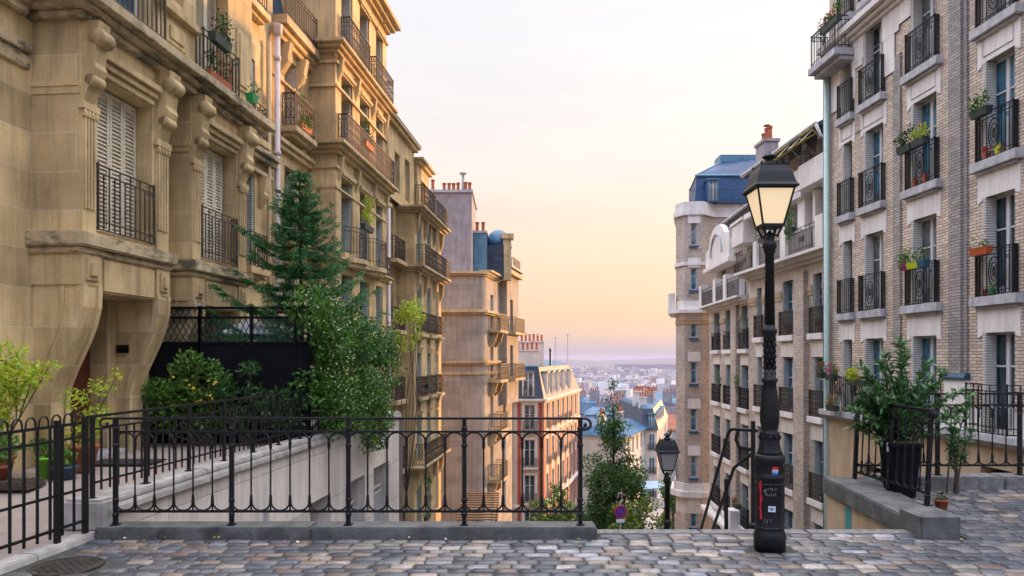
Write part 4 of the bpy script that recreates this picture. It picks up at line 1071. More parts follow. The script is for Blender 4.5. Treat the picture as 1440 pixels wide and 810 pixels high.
# cobbles : one low rounded stone after another in staggered rows
SP=[((.10,.112,.13),6),((.16,.155,.155),5),((.075,.08,.09),4),((.20,.195,.195),3),((.19,.13,.105),1.3),((.125,.105,.115),1.2),((.26,.20,.155),1.5),((.30,.26,.21),2)]
pool=[c for c,w in SP for _ in range(int(w*2))]
def gz(x,y): return .052*max(0,min(y,8.65)-6.7) if x>4.0 else 0
f=MB(); m0=MB()
y=1.2; row=0; 
while y<8.72:
    h=random.uniform(.10,.128); off=random.uniform(0,.2); x=-5.2+off
    while x<13.5:
        w=random.uniform(.165,.245)
        cx=x+w/2; cy=y+h/2
        ok=cx>qx(-4.55,cy)+.08 and ((cy<6.66) or (cx>4.55 and cy<8.62) or (6.66<=cy<6.83 and .86<cx<3.8)or (cy<6.95 and cx>4.35))
        if cy<3.4 and (cx<-5 or cx>7): ok=False
        if abs(cx+3.63)<.33 and abs(cy-5.8)<.2: ok=False
        if (cx-2.29)**2+(cy-6.32)**2<.02: ok=False
        if ok:
            g=.006; c=random.choice(pool); k=random.uniform(.8,1.3)
            sky_sheen=max(0,1-abs(cx-1.2)/3.5)   # paler stones towards the middle: reflected sky painted into their colour
            if random.random()<.35*sky_sheen: c=random.choice(((.40,.33,.28),(.36,.35,.36),(.42,.38,.33)))
            f.colr=tuple(min(1,v*k*.8) for v in c)
            j=lambda: random.uniform(-.006,.006)
            zt=gz(cx,cy)+random.uniform(-.004,.005); tl=random.uniform(-.03,.03); tm=random.uniform(-.03,.03)
            def rg(ins,z):
                out=[]
                for sx,sy in ((-1,-1),(1,-1),(1,1),(-1,1)):
                    hx=(w/2-ins); hy=(h/2-ins); ch=min(.011,hx*.3)
                    for q in ((0,1) if sx*sy>0 else (1,0)):
                        px=cx+sx*(hx-(ch if q==1 else 0)); py=cy+sy*(hy-(ch if q==0 else 0))
                        out.append((px,py,z+tl*(px-cx)+tm*(py-cy)))
                return out
            a=rg(g,zt-.028); b=rg(g+.003,zt-.008); d=rg(g+.011,zt+.0005); 
            dx=[j() for _ in range(8)]; dy=[j() for _ in range(8)]
            vs=[]
            for R_ in (a,b,d): vs+=[(p[0]+dx[i],p[1]+dy[i],p[2]) for i,p in enumerate(R_)]
            vs.append((cx,cy,zt+.002))
            fs=[]
            for L_ in (0,8):
                for i in range(8): fs.append((L_+i,L_+(i+1)%8,L_+8+(i+1)%8,L_+8+i))
            for i in range(8): fs.append((16+i,16+(i+1)%8,24))
            f.smooth=True; f.add(vs,fs)
        x+=w
    y+=h; row+=1
def cobmat():
    m,nt,b=newmat('worn cobbles'); at=N(nt,'ShaderNodeAttribute',attribute_name='tone'); ob=coord(nt)
    n=noise(nt,ob,9,6,.65); n2=noise(nt,ob,60,4,.6); n4=noise(nt,ob,1.1,4,.6)
    a=mix(nt,1,at.outputs['Color'],ramp(nt,n,[(.3,(.6,)*3),(.7,(1.35,1.33,1.3))]),'MULTIPLY')
    a=mix(nt,1,a,ramp(nt,n2,[(.3,(.72,)*3),(.7,(1.25,)*3)]),'MULTIPLY')
    a=mix(nt,1,a,ramp(nt,n4,[(.35,(.78,.8,.86)),(.65,(1.15,1.12,1.08))]),'MULTIPLY')
    n5=noise(nt,coord(nt,'Object',(1.6,.8,1)),.8,6,.65); a=mix(nt,ramp(nt,n5,[(.52,(0,)*3),(.68,(.6,)*3)]),a,(.075,.07,.055))
    nt.links.new(a,b.inputs['Base Color']); nt.links.new(ramp(nt,n,[(.3,(.52,)*3),(.7,(.26,)*3)]),b.inputs['Roughness'])
    b.inputs['Specular IOR Level'].default_value=.5
    nm=mix(nt,.5,n,n2); bump(nt,b,nm,.6,.012); return m
struct(f.build('cobbles',cobmat()))
f=MB()
f.quad((-4.62+.095*-10,-10,-.014),(13.5,-10,-.014),(13.5,6.7,-.014),(-4.62+.095*6.7,6.7,-.014)); f.quad((.8,6.7,-.014),(3.9,6.7,-.014),(3.9,6.86,-.014),(.8,6.86,-.014)); f.quad((4.3,6.7,-.014),(13.5,6.7,-.014),(13.5,8.7,.088),(4.3,8.7,.088))
struct(f.build('ground',M['mortar']))
# kerbs
f=MB()
for a,b in ((-3.93,-1.9),(-1.893,.80)): f.box(a,b,6.69,6.97,-.05,.10)
struct(f.build('kerb',M['kerbgranite'],bevel=.014))
f=MB()
for i in range(3):
    a=.81+i*1.03; f.box(a,a+1.022,6.84,7.02,-.15,.008)
struct(f.build('kerb',M['granite'],bevel=.012))
f=MB(); 
for i in range(6): f.hexa([(4.5+i*1.5,8.64,-.05),(5.99+i*1.5,8.64,-.05),(5.99+i*1.5,8.97,-.05),(4.5+i*1.5,8.97,-.05)],[(4.5+i*1.5,8.65,.245),(5.99+i*1.5,8.65,.245),(5.99+i*1.5,8.97,.25),(4.5+i*1.5,8.97,.25)])
struct(f.build('kerb',M['granite'],bevel=.015))
f=MB()
for i in range(5):
    a=2.2+i*.95; b=a+.945
    f.hexa([(qx(-4.74,a),a,-.06),(qx(-4.56,a),a,-.06),(qx(-4.56,b),b,-.06),(qx(-4.74,b),b,-.06)],[(qx(-4.74,a),a,.05),(qx(-4.58,a),a,.045),(qx(-4.58,b),b,.045),(qx(-4.74,b),b,.05)])
struct(f.build('kerb',M['coping'],bevel=.012))
# path beside the houses
f=MB()
py=[-25,5.5,6.9,8.5,19]; pz=[.035,.035,.045,.2,.22]
for i in range(4):
    a,b=py[i],py[i+1]; f.quad((qx(-8.2,a),a,pz[i]),(qx(-4.72,a),a,pz[i]),(qx(-4.72,b),b,pz[i+1]),(qx(-8.2,b),b,pz[i+1]))
f.add([(qx(-8.2,19),19,.22),(qx(-4.72,19),19,.22),(qx(-4.72,19),19,-10),(qx(-8.2,19),19,-10)],[(0,1,2,3)])
struct(f.build('path',M['paving']))
# stairs going down towards the town
f=MB(); y=7.02; z=.0
while y<29.5:
    f.box(qx(.15,y) if y>8.9 else .81,qx(3.2,y) if y>8.9 else 3.94,y,y+.33,z-.17-1.2,z-.168); y+=.3; z-=.156
struct(f.build('stairs',M['granite']))
f=MB(); f.hexa([(.62,7.0,-.9),(.8,7.0,-.9),(2.8,29,-12.4),(2.6,29,-12.4)],[(.62,7.0,-.06),(.8,7.0,-.06),(2.8,29,-11.5),(2.6,29,-11.5)]); struct(f.build('stair_kerb',M['coping']))
# road and pavement in the dip
cl=[(3,29),(5.8,44),(7.6,58),(11.4,76),(17,94),(26,125)]
f=MB(); g=MB(); k=MB()
for (x0,y0),(x1,y1) in zip(cl,cl[1:]):
    n=6
    for i in range(n):
        a=Vector((x0+(x1-x0)*i/n,y0+(y1-y0)*i/n,0)); b=Vector((x0+(x1-x0)*(i+1)/n,y0+(y1-y0)*(i+1)/n,0)); d=(b-a).normalized(); s=Vector((d.y,-d.x,0))
        za=tz(a.y)+.02; zb=tz(b.y)+.02
        f.quad((*(a-s*2.2).xy,za),(*(a+s*2.2).xy,za),(*(b+s*2.2).xy,zb),(*(b-s*2.2).xy,zb))
        for sg in (-1,1):
            g.hexa([(*(a+s*sg*2.2).xy,za-.3),(*(a+s*sg*3.9).xy,za-.3),(*(b+s*sg*3.9).xy,zb-.3),(*(b+s*sg*2.2).xy,zb-.3)],[(*(a+s*sg*2.2).xy,za+.13),(*(a+s*sg*3.9).xy,za+.13),(*(b+s*sg*3.9).xy,zb+.13),(*(b+s*sg*2.2).xy,zb+.13)])
        if i%2==0: k.quad((*(a-s*.06).xy,za+.006),(*(a+s*.06).xy,za+.006),(*(b+s*.06).xy,zb+.006),(*(b-s*.06).xy,zb+.006))
struct(f.build('road',rough('asphalt',(.055,.055,.058),.3,2,.85))); struct(g.build('pavement',M['coping'])); struct(k.build('road_marking',plain('road paint',(.7,.7,.7))))
# manhole
f=MB(); f.smooth=False; f.lathe([(.27,-.03),(.27,.004),(.25,.006),(.25,.001),(.24,.001)],0,0,32)
for i in range(-6,7):
    for j in range(-6,7):
        if (i*i+j*j)<36 and (i+j)%2==0: f.box(i*.035-.014,i*.035+.014,j*.035-.014,j*.035+.014,.0,.007)
mh=f.build('manhole_cover',rough('rusty cast iron',(.07,.06,.05),.5,8,.5,.3,.3),loc=(-3.63,5.8,.002)); tag(mh,'round patterned iron manhole cover in the cobbles at lower left','manhole cover')

# ================================================================== WALLS & FENCES
ang=math.atan2(1,.095)
WF=Bld('garden_wall','white retaining wall with worn stone coping dropping beside the ramp, garage gates in it','wall',(-4.60,0),LD,12,-3)
ho=[(12.2,13.2,-9,-.8),(14.05,15.3,-9,-.8),(15.95,17.25,-9,-.78)]
f=MB(); f.wall(6.98,18.2,-12,.16,ho,0,.5); shell(f,6.98,18.2,-12,.15,0,.5); WF.part(f,'wall','whitewall')
f=MB()
x=6.9
while x<18.2:
    w=min(1.9,18.25-x); f.box(x,x+w-.005,-.06,.34,.165,.26); f.box(x+.0,x+w-.005,-.02,.30,.26,.33); x+=w
WF.part(f,'coping','coping',bevel=.018)
f=MB(); f.box(6.80,7.05,-.05,.36,.03,.34); WF.part(f,'end_block','coping',bevel=.03)
for h in ho:
    g=MB(); z1=-1.35
    for i in range(12): 
        a=h[0]+(h[1]-h[0])*(i+.5)/12; g.box(a-.018,a+.018,.2,.23,-5,z1-.12)
    for z in (z1,z1-.14,z1-.9,z1-2.2): g.box(h[0],h[1],.19,.24,z-.02,z+.02)
    WF.part(g,'gate','framew')
    g=MB(); g.box(h[0],h[1],.44,.46,-9,-.85); WF.part(g,'back_panel','plaster')
g=MB(); g.box(10.4,10.5,-.04,0,-.75,-.5); WF.part(g,'meter_box','sill')

def arch_panels(f,x0,x1,nper,zb,zl,z2,zt,posts,coll=True,h=.0085):
    """posts at given x, balusters and half-round arches between"""
    f.box(x0-.01,x1+.01,-.021,.021,zt-.013,zt+.008); f.box(x0,x1,-.01,.01,z2-.009,z2+.009); f.box(x0,x1,-.012,.012,zl-.011,zl+.011)
    for a,b in zip(posts,posts[1:]):
        n=nper; sp=(b-a)/n; r=sp/2
        for i in range(1,n):
            x=a+sp*i; f.tube([(x,0,zl+.0),(x,0,z2-r)],h,6)
            f.lathe([(.012,zl+.055),(.017,zl+.07),(.013,zl+.15),(.009,zl+.16)],x,0,8); f.lathe([(.009,z2-r-.075),(.014,z2-r-.07),(.016,z2-r-.01),(.012,z2-r)],x,0,8)
        for i in range(n):
            x=a+sp*(i+.5); pt=[];pb=[]
            for k in range(9):
                t=math.pi*k/8; pt.append((x-r*math.cos(t)*.97,0,z2-r-.0+r*math.sin(t)*.93)); pb.append((x-r*math.cos(t)*.97,0,zl+r-r*math.sin(t)*.93+.0))
            f.tube(pt,.0095,5); f.tube(pb,.0095,5)
def posts_mesh(xs_,zb,zt,w=.02,coll=True):
    f=MB()
    for x in xs_:
        f.box(x-w,x+w,-w*.8,w*.8,zb,zt)
        for z in ((zb+.1,zb+.24,zt-.1,zt-.26) if coll else ()):
            f.lathe([(.02,z-.022),(.029,z-.01),(.029,z+.01),(.02,z+.022)],x,0,8)
        f.box(x-w*1.8,x+w*1.8,-w*1.8,w*1.8,zb,zb+.012)
    return f
# front railing
r=empty('iron_railing',(-1.57,6.8,.10),0,'long black arched iron railing on the granite kerb in front of the drop','railing')
PX=[-3.79,-2.68,-1.565,-.456,.653]
f=MB(); F_=T(1.57,0,-.10)
arch_panels(f,PX[0],PX[-1],6,.1,.231,.993,1.122,PX)
pts=[(.653,0,1.118)]
for k in range(13):
    t=math.pi/2-k*math.pi*1.75/12; rr=.058*(1-.025*k); pts.append((.70+rr*math.cos(t),0,1.06+rr*math.sin(t)))
f.tube(pts,.012,6); f.lathe([(.001,1.03),(.018,1.045),(.018,1.065),(.001,1.08)],.70,0,8)
pts=[(-3.79,0,1.118),(-3.9,0,1.118)]
for k in range(11):
    t=math.pi/2+k*math.pi*1.6/10; rr=.045*(1-.03*k); pts.append((-3.9+rr*math.cos(t),0,1.073+rr*math.sin(t)))
f.tube(pts,.011,6); f.tube([(-3.87,0,1.04),(-3.83,0,1.05),(-3.79,0,1.08)],.012,6)
f.build('rail_panel',M['iron'],r,M=F_)
for x in PX: posts_mesh([x],.1,1.12,.02).build('post',M['iron'],r,M=F_)
# side railing at left foot of the path, hooped top
r=empty('hooped_railing',(qx(-4.655,5.6),5.6,.05),ang,'black iron railing with small hooped tops along the kerb at far left','railing')
f=MB(); F_=T(-5.62,0,-.05); n=13; a0=4.2; a1=6.72; zt=1.09
for z,t in ((zt,.012),(.96,.010),(.47,.010),(.17,.011)): f.box(a0,a1,-.013,.013,z-t,z+t)
nb=int((a1-a0)/.14)
for i in range(nb+1):
    x=a0+(a1-a0)*i/nb; f.box(x-.009,x+.009,-.009,.009,.10,zt-.01)
for i in range(nb):
    x=a0+(a1-a0)*(i+.5)/nb
    f.tube([(x+.055*math.cos(math.pi-math.pi*k/8),0,zt+.035+.065*math.sin(math.pi*k/8)) for k in range(9)],.009,5)
    f.tube([(x-.055,0,zt),(x-.055,0,zt+.035)],.009,5); f.tube([(x+.055,0,zt),(x+.055,0,zt+.035)],.009,5)
f.build('rail_panel',M['iron'],r,M=F_)
for x in (4.5,6.36,6.72): posts_mesh([x],.03,zt+.05,.024,False).build('post',M['iron'],r,M=F_)
# path railing on the coping
r=empty('ramp_railing',(qx(-4.72,9),9,.33),ang,'long black two-rail iron railing standing on the white wall coping, running away from viewer','railing')
f=MB(); F_=T(-9.04,0,-.33)
f.box(6.85,17.9,-.02,.02,1.118,1.142); f.box(6.9,17.9,-.011,.011,.995,1.013); f.box(6.95,17.9,-.011,.011,.475,.493)
x=7.05
while x<17.8: f.box(x-.008,x+.008,-.008,.008,.40,1.0); x+=.13
f.build('rail_panel',M['iron'],r,M=F_)
x=6.92
while x<17.9: posts_mesh([x],.33,1.12,.02,False).build('post',M['iron'],r,M=F_); x+=.855
# right railing : side run and back run
r=empty('corner_railing',(4.33,8.2,.14),0,'black arched iron railing cornering round the raised terrace on the right','railing')
A_=Vector((4.43,7.60,0)); B_=Vector((4.25,8.83,0)); d=B_-A_; L1=d.length
F1=T(-4.33,-8.2,-.14)@Matrix.Translation(A_)@Matrix.Rotation(math.atan2(d.y,d.x),4,'Z')@Matrix(((1,0,0,0),(0,1,0,0),(.06,0,1,0),(0,0,0,1)))
f=MB(); p1=[0,L1*.5,L1]; arch_panels(f,0,L1,5,.12,.25,1.0,1.13,p1); f.build('rail_panel',M['iron'],r,M=F1)
for x in p1: posts_mesh([x],.12,1.13,.022).build('post',M['iron'],r,M=F1)
f=MB(); f.box(-.06,L1,-.028,.028,1.13,1.15); 
f.smooth=True; f.x=T(-.03,.028,1.10)@Matrix.Rotation(R(90),4,'X'); f.lathe([(.045,0),(.05,.01),(.05,.045),(.045,.055)],0,0,12); f.build('handrail',M['iron'],r,M=F1)
F2=T(-4.33,-8.2,-.14)@T(0,8.81,.135)
f=MB(); p2=[4.25,5.27,6.29,7.31,8.33,9.35]; arch_panels(f,p2[0],p2[-1],6,.1,.231,.98,1.12,p2); f.build('rail_panel',M['iron'],r,M=F2)
for x in p2[1:]: posts_mesh([x],.11,1.12,.022).build('post',M['iron'],r,M=F2)
# right terrace coping, end block
f=MB(); f.hexa([(3.9,7.08,-.08),(4.36,7.08,-.08),(4.52,8.95,.0),(3.9,8.95,.0)],[(3.9,7.08,.125),(4.36,7.08,.10),(4.52,8.95,.20),(3.9,8.95,.21)])
cp=f.build('terrace_coping',M['kerbgranite'],bevel=.014); tag(cp,'rough grey granite coping slab under the right-hand side railing','coping')
f=MB(); b_=[(3.86,6.71),(4.24,6.71),(4.24,7.10),(3.86,7.10)]
f.hexa([(x,y,-.05) for x,y in b_],[(x,y,.195) for x,y in b_])
f.add([(x,y,.195) for x,y in b_]+[(x+(4.05-x)*.45,y+(6.9-y)*.45,.235) for x,y in b_],[(0,1,5,4),(1,2,6,5),(2,3,7,6),(3,0,4,7),(4,5,6,7)])
bl=f.build('granite_block',M['kerbgranite'],bevel=.016); tag(bl,'squat domed granite end block on the cobbles beside the stairs top','stone block')
f=MB(); f.box(3.944,3.95,8.28,8.42,-.42,-.08); f.box(3.944,3.95,8.2,8.5,-.60,-.42); f.box(3.943,3.95,8.31,8.39,-.08,-.02)
gr=f.build('graffiti',plain('teal spray paint',(.05,.30,.30),.5)); tag(gr,'teal spray-painted mark on the beige wall below the granite coping','graffiti')
# lattice screen at the end of the path
r=empty('lattice_screen',(-4.8,12.42,.2),0,'black garden screen with diamond lattice band on top, behind the flowering shrub','fence')
F_=T(4.8,-12.42,-.2); xa,xb=-6.35,-3.52
f=MB(); f.box(xa,xb,12.41,12.44,.2,1.94); f.build('panel',M['panelblk'],r,M=F_)
f=MB()
for z in (1.96,2.40,2.57): f.box(xa,xb,12.39,12.46,z-.02,z+.02)
for x in (xa+.02,-5.45,-4.55,-3.78,xb-.02): f.box(x-.022,x+.022,12.385,12.465,.2,2.6)
f.box(-5.47,-5.43,12.385,12.465,.2,2.6); f.build('frame',M['panelblk'],r,M=F_)
f=MB(); st=.105
for sg in (1,-1):
    x=xa-.5
    while x<xb+.5:
        for (zl,zh) in ((1.98,2.38),)+(((2.42,2.55),) if x<-5.5 else ()):
            hh=(zh-zl)*.55; p0=(x,zl); p1=(x+sg*hh,zh)
            if xa<min(p0[0],p1[0]) and max(p0[0],p1[0])<xb: f.tube([(p0[0],12.42+.012*sg,zl),(p1[0],12.42+.012*sg,zh)],.0085,4)
        x+=st
f.build('lattice',M['teal'],r,M=F_)
r=empty('trellis',(qx(-4.72,13.1),13.1,.33),ang,'teal wire trellis turning the corner beside the ivy','trellis')
f=MB()
for sg in (1,-1):
    x=-1.4
    while x<1.6:
        p0=(x,.0);p1=(x+sg*.95,1.9)
        if -.7<min(p0[0],p1[0]) and max(p0[0],p1[0])<1.0: f.tube([(p0[0],.01*sg,0),(p1[0],.01*sg,1.9)],.009,4)
        x+=.1
f.build('lattice',M['teal'],r)
f=MB()
for x in (-.7,1.0): f.box(x-.02,x+.02,-.02,.02,0,2.25)
f.box(-.7,1.0,-.02,.02,1.93,1.97); f.build('frame',M['panelblk'],r)
# stair handrail
r=empty('stair_handrail',(2.3,7.5,-.3),0,'bent black tubular handrail leading down the stairs behind the big lamp','handrail')
F_=T(-2.3,-7.5,.3)
f=MB(); f.smooth=True
top=[(2.52,7.3,.95),(2.34,7.42,.955),(2.30,7.47,.945),(2.29,7.53,.90),(2.49,9.5,-.72),(2.8,13,-3.5)]
f.tube(top,.018,8)
f.tube([(2.36,7.42,.95),(2.345,7.44,.84),(2.38,7.45,.76),(2.5,7.4,.74)],.02,8)
f.tube([(2.52,7.4,.72),(2.42,7.75,.5),(2.56,9.7,-1.15),(2.85,13,-3.7)],.018,8)
f.build('tube_rail',M['iron'],r,M=F_)
for (x,y,z0,z1) in ((2.475,7.3,-.05,1.05),(2.44,8.1,-.6,.32),(2.6,10.0,-1.9,-.8)):
    f=MB(); f.box(x-.018,x+.018,y-.018,y+.018,z0,z1); f.lathe([(.05,z0),(.05,z0+.04),(.03,z0+.06)],x,y,8); f.build('post',M['iron'],r,M=F_)

# ================================================================== LAMPS
def glassl(name,em,c):
    m,nt,b=newmat(name); ob=coord(nt)
    n=noise(nt,ob,110,2); base=ramp(nt,n,[(.35,sc3(c,.93)),(.6,c)])
    nt.links.new(base,b.inputs['Base Color']); b.inputs['Roughness'].default_value=.35
    nt.links.new(base,b.inputs['Emission Color']); b.inputs['Emission Strength'].default_value=em
    bump(nt,b,n,.5,.01)
    tr=N(nt,'ShaderNodeBsdfTranslucent'); nt.links.new(base,tr.inputs[0])
    ms=N(nt,'ShaderNodeMixShader'); ms.inputs[0].default_value=.5
    nt.links.new(b.outputs[0],ms.inputs[1]); nt.links.new(tr.outputs[0],ms.inputs[2]); nt.links.new(ms.outputs[0],nt.nodes['Material Output'].inputs['Surface'])
    return m
def street_lamp(loc,label,gm):
    r=empty('street_lamp',loc,0,label,'street lamp')
    f=MB(); f.smooth=False
    f.smooth=True
    f.lathe([(.135,0),(.137,.13),(.13,.155),(.122,.17),(.121,.62),(.131,.635),(.131,.655),(.118,.67),(.118,.76),(.128,.775),(.132,.80),(.128,.83),(.112,.845)],0,0,32)
    for zz in (.20,.585): f.lathe([(.121,zz-.012),(.127,zz-.006),(.127,zz+.006),(.121,zz+.012)],0,0,32)
    f.smooth=False
    for k in range(16):
        a=2*math.pi*k/16; f.x=T(.118*math.cos(a),.118*math.sin(a),.715)@Matrix.Rotation(a,4,'Z'); f.box(-.004,.005,-.012,.012,-.03,.03)
    for k in range(8):
        a=2*math.pi*(k+.5)/8; f.x=T(.1215*math.cos(a),.1215*math.sin(a),.4)@Matrix.Rotation(a,4,'Z'); f.box(-.003,.003,-.004,.004,-.16,.16)
    f.x=None
    f.build('base',M['iron'],r)
    f=MB(); f.smooth=True
    f.lathe([(.112,.845),(.104,.87),(.092,.90),(.086,.96),(.078,1.0),(.085,1.02),(.085,1.035),(.066,1.05),(.072,1.08),(.082,1.13),(.085,1.2),(.078,1.3),(.066,1.4),(.056,1.47),(.07,1.49),(.07,1.51),(.053,1.525),(.050,1.6)],0,0,32,.03,8)
    f.lathe([(.050,1.6),(.052,1.9),(.064,1.925),(.066,1.945),(.05,1.96),(.046,1.99)],0,0,24,.03,8)
    f.lathe([(.046,1.99),(.037,2.62),(.05,2.635),(.05,2.66),(.062,2.68),(.062,2.71),(.045,2.74),(.02,2.78),(.025,2.80),(.016,2.82),(.001,2.835)],0,0,16,.05,8)
    for row in range(7):
        for k in range(8):
            a=2*math.pi*(k+.5*(row%2))/8; z=1.56+row*.05; f.x=T(.050*math.cos(a),.050*math.sin(a),z); f.lathe([(.001,-.02),(.011,0),(.001,.024)],0,0,5)
    f.x=None
    for k in range(10):
        a=2*math.pi*k/10; f.x=T(.088*math.cos(a),.088*math.sin(a),1.0); f.lathe([(.001,-.03),(.016,0),(.001,.02)],0,0,6)
    f.x=None; f.build('column',M['iron'],r)
    f=MB(); f.smooth=False
    for sx in (-1,1):
        for sy in (-1,1):
            f.tube([(sx*.01,sy*.01,2.80),(sx*.05,sy*.05,2.775),(sx*.075,sy*.075,2.84),(sx*.072,sy*.072,2.90)],.012,6)
    f.build('lantern_arm',M['iron'],r)
    zb,zt,wb,wt=2.865,3.185,.090,.160
    f=MB()
    for z,w,t in ((zb,wb,.012),(zt,wt,.012)):
        f.box(-w-.008,w+.008,-w-.008,-w+.008,z-t,z+t); f.box(-w-.008,w+.008,w-.008,w+.008,z-t,z+t); f.box(-w-.008,-w+.008,-w+.008,w-.008,z-t,z+t); f.box(w-.008,w+.008,-w+.008,w-.008,z-t,z+t)
    for sx in (-1,1):
        for sy in (-1,1): f.tube([(sx*wb,sy*wb,zb),(sx*wt,sy*wt,zt)],.010,4)
    f.box(-wb,wb,-wb,wb,zb-.01,zb-.004)
    f.build('lantern_frame',M['iron'],r)
    for k in range(4):
        g=MB(); g.x=Matrix.Rotation(k*math.pi/2,4,'Z'); i=.004
        g.hexa([(-wb+.006,-wb+i,zb),(wb-.006,-wb+i,zb),(wb-.006,-wb+i+.004,zb),(-wb+.006,-wb+i+.004,zb)],[(-wt+.006,-wt+i,zt),(wt-.006,-wt+i,zt),(wt-.006,-wt+i+.004,zt),(-wt+.006,-wt+i+.004,zt)])
        g.build('glass_pane',gm,r)
    f=MB()
    def ringq(z,w): return [(-w,-w,z),(w,-w,z),(w,w,z),(-w,w,z)]
    prof=[(.188,3.185),(.190,3.20),(.172,3.225),(.145,3.32),(.118,3.385),(.118,3.395),(.085,3.40)]
    for (w0,z0),(w1,z1) in zip(prof,prof[1:]): f.hexa(ringq(z0,w0),ringq(z1-.0005,w1))
    f.smooth=True; f.lathe([(.07,3.4),(.05,3.43),(.032,3.45),(.035,3.462),(.062,3.475),(.064,3.487),(.045,3.50),(.018,3.508),(.012,3.525),(.001,3.535)],0,0,16); f.smooth=False
    for sx in (-1,1):
        for sy in (-1,1): f.lathe([(.006,3.39),(.010,3.40),(.010,3.412),(.001,3.43)],sx*.11,sy*.11,6)
    f.build('lantern_roof',M['iron'],r)
    return r
lamp=street_lamp((2.29,6.32,0),'tall black cast-iron street lamp in the right foreground, stickers and red paint on its base',glassl('lit frosted glass',.42,(.88,.76,.56)))
lamp2=street_lamp((2.75,12.6,-3.15),'smaller-looking black street lamp lower down the stairs, left of the buff brick tower',glassl('grey frosted glass',0.0,(.62,.60,.60)))
# the sticker faces follow the round base
def patch(name,a0,a1,z0,z1,r,mat,par,n=8):
    f=MB(); vs=[];
    for i in range(n+1):
        a=a0+(a1-a0)*i/n
        for z in (z0,z1): vs.append((r*math.cos(a),r*math.sin(a),z))
    f.add(vs,[(2*i,2*i+2,2*i+3,2*i+1) for i in range(n)]); return f.build(name,mat,par)
def scribble(name,ac,zc,w,h,r,mat,par,n=5,seed=1,t=.0022):
    """loose illegible pen strokes wrapped round the post, w x h metres"""
    rs=random.Random(seed); f=MB()
    for k in range(n):
        cx=-w/2+w*(k+.5)/n; q=[(cx+rs.uniform(-.5,.5)*w/n,rs.uniform(-.5,.5)*h) for _ in range(4)]
        for (x0,y0),(x1,y1) in zip(q,q[1:]):
            dx,dy=x1-x0,y1-y0; l=math.hypot(dx,dy) or 1; ox,oy=-dy/l*t,dx/l*t
            pts=[]
            for (x,y) in ((x0-ox,y0-oy),(x1-ox,y1-oy),(x1+ox,y1+oy),(x0+ox,y0+oy)):
                a=ac+x/r; pts.append((r*math.cos(a),r*math.sin(a),zc+y))
            f.add(pts,[(0,1,2,3)])
    return f.build(name,mat,par)
wht=plain('sticker white',(.75,.75,.78),.5); red=plain('sticker red',(.6,.03,.03),.5); blu=plain('sticker blue',(.03,.16,.5),.5); tagm=plain('grey marker ink',(.16,.17,.18),.5)
vd=math.atan2(-6.32,-2.29)
ra=.1195; a=vd+.38
patch('sticker',a-.2,a+.22,.722,.748,ra+.004,red,lamp); patch('sticker',a-.2,a+.22,.698,.7215,ra+.004,wht,lamp); patch('sticker',a-.2,a+.22,.676,.6975,ra+.004,blu,lamp)
scribble('sticker_print',a+.01,.71,.038,.014,ra+.0055,blu,lamp,6,3,.0015)
ra=.1225; a=vd+.15
patch('sticker',a-.24,a+.24,.355,.405,ra+.0065,wht,lamp); scribble('sticker_print',a,.38,.05,.03,ra+.008,blu,lamp,6,5,.0028)
scribble('scribbled_tag',vd+.12,.555,.09,.035,ra+.005,tagm,lamp,6,7); scribble('scribbled_tag',vd+.12,.505,.085,.04,ra+.005,tagm,lamp,5,9); scribble('scribbled_tag',vd-.33,.53,.035,.07,ra+.005,tagm,lamp,2,11,.003); scribble('scribbled_tag',vd-.15,.27,.07,.05,ra+.002,tagm,lamp,4,13)
f=MB(); n=16
vs=[]
for i in range(n+1):
    z=.28+.34*i/n; c=vd-.62+random.uniform(-.06,.06); w=random.uniform(.1,.26)
    for aa in (c-w/2,c+w/2): vs.append(((ra+.0052)*math.cos(aa),(ra+.0052)*math.sin(aa),z))
f.add(vs,[(2*i,2*i+1,2*i+3,2*i+2) for i in range(n)]); f.build('red_paint',plain('red spray paint',(.55,.015,.03),.4),lamp)
for (x,z,w,h,m_,) in ((4.35,.72,.05,.09,wht),(4.43,.98,.035,.05,red)): pass
f=MB(); f.box(4.315,4.365,8.185,8.19,.62,.72)
st=f.build('sticker',wht); st.parent=r if False else None
st.name='paper_sticker'; tag(st,'small white paper sticker on the middle post of the corner railing','sticker')

# no-parking sign
r=empty('road_sign',(2.84,18.6,tz(18.6)),0,'round purple-blue and red no-parking sign on a thin post in front of the tall tree','road sign')
zz=-2.33-tz(18.6)
f=MB(); f.tube([(0,.03,0),(0,.03,zz+.2)],.025,8); f.build('post',M['sill'],r)
f=MB(); f.x=T(0,0,zz)@Matrix.Rotation(R(90),4,'X'); f.lathe([(.165,-.01),(.165,.01)],0,0,28); f.build('sign_disc',plain('sign red',(.55,.02,.05),.4),r)
f=MB(); f.x=T(0,-.012,zz)@Matrix.Rotation(R(90),4,'X'); f.lathe([(.13,-.004),(.13,.004)],0,0,28); f.build('sign_face',plain('sign blue',(.07,.04,.32),.4),r)
f=MB(); f.x=T(0,-.02,zz)@Matrix.Rotation(R(45),4,'Y'); f.box(-.13,.13,-.002,.002,-.016,.016); f.build('slash',plain('sign red',(.55,.02,.05),.4),r)
f=MB(); f.box(-.11,.11,-.01,.01,zz-.28,zz-.2); f.build('plate',wht,r)
# ================================================================== PLANTS
def WL(u,y): # left frame to world
    l=math.hypot(.095,1); dx,dy=.095/l,1/l; return (LO[0]+dx*u-dy*y, LO[1]+dy*u+dx*y)
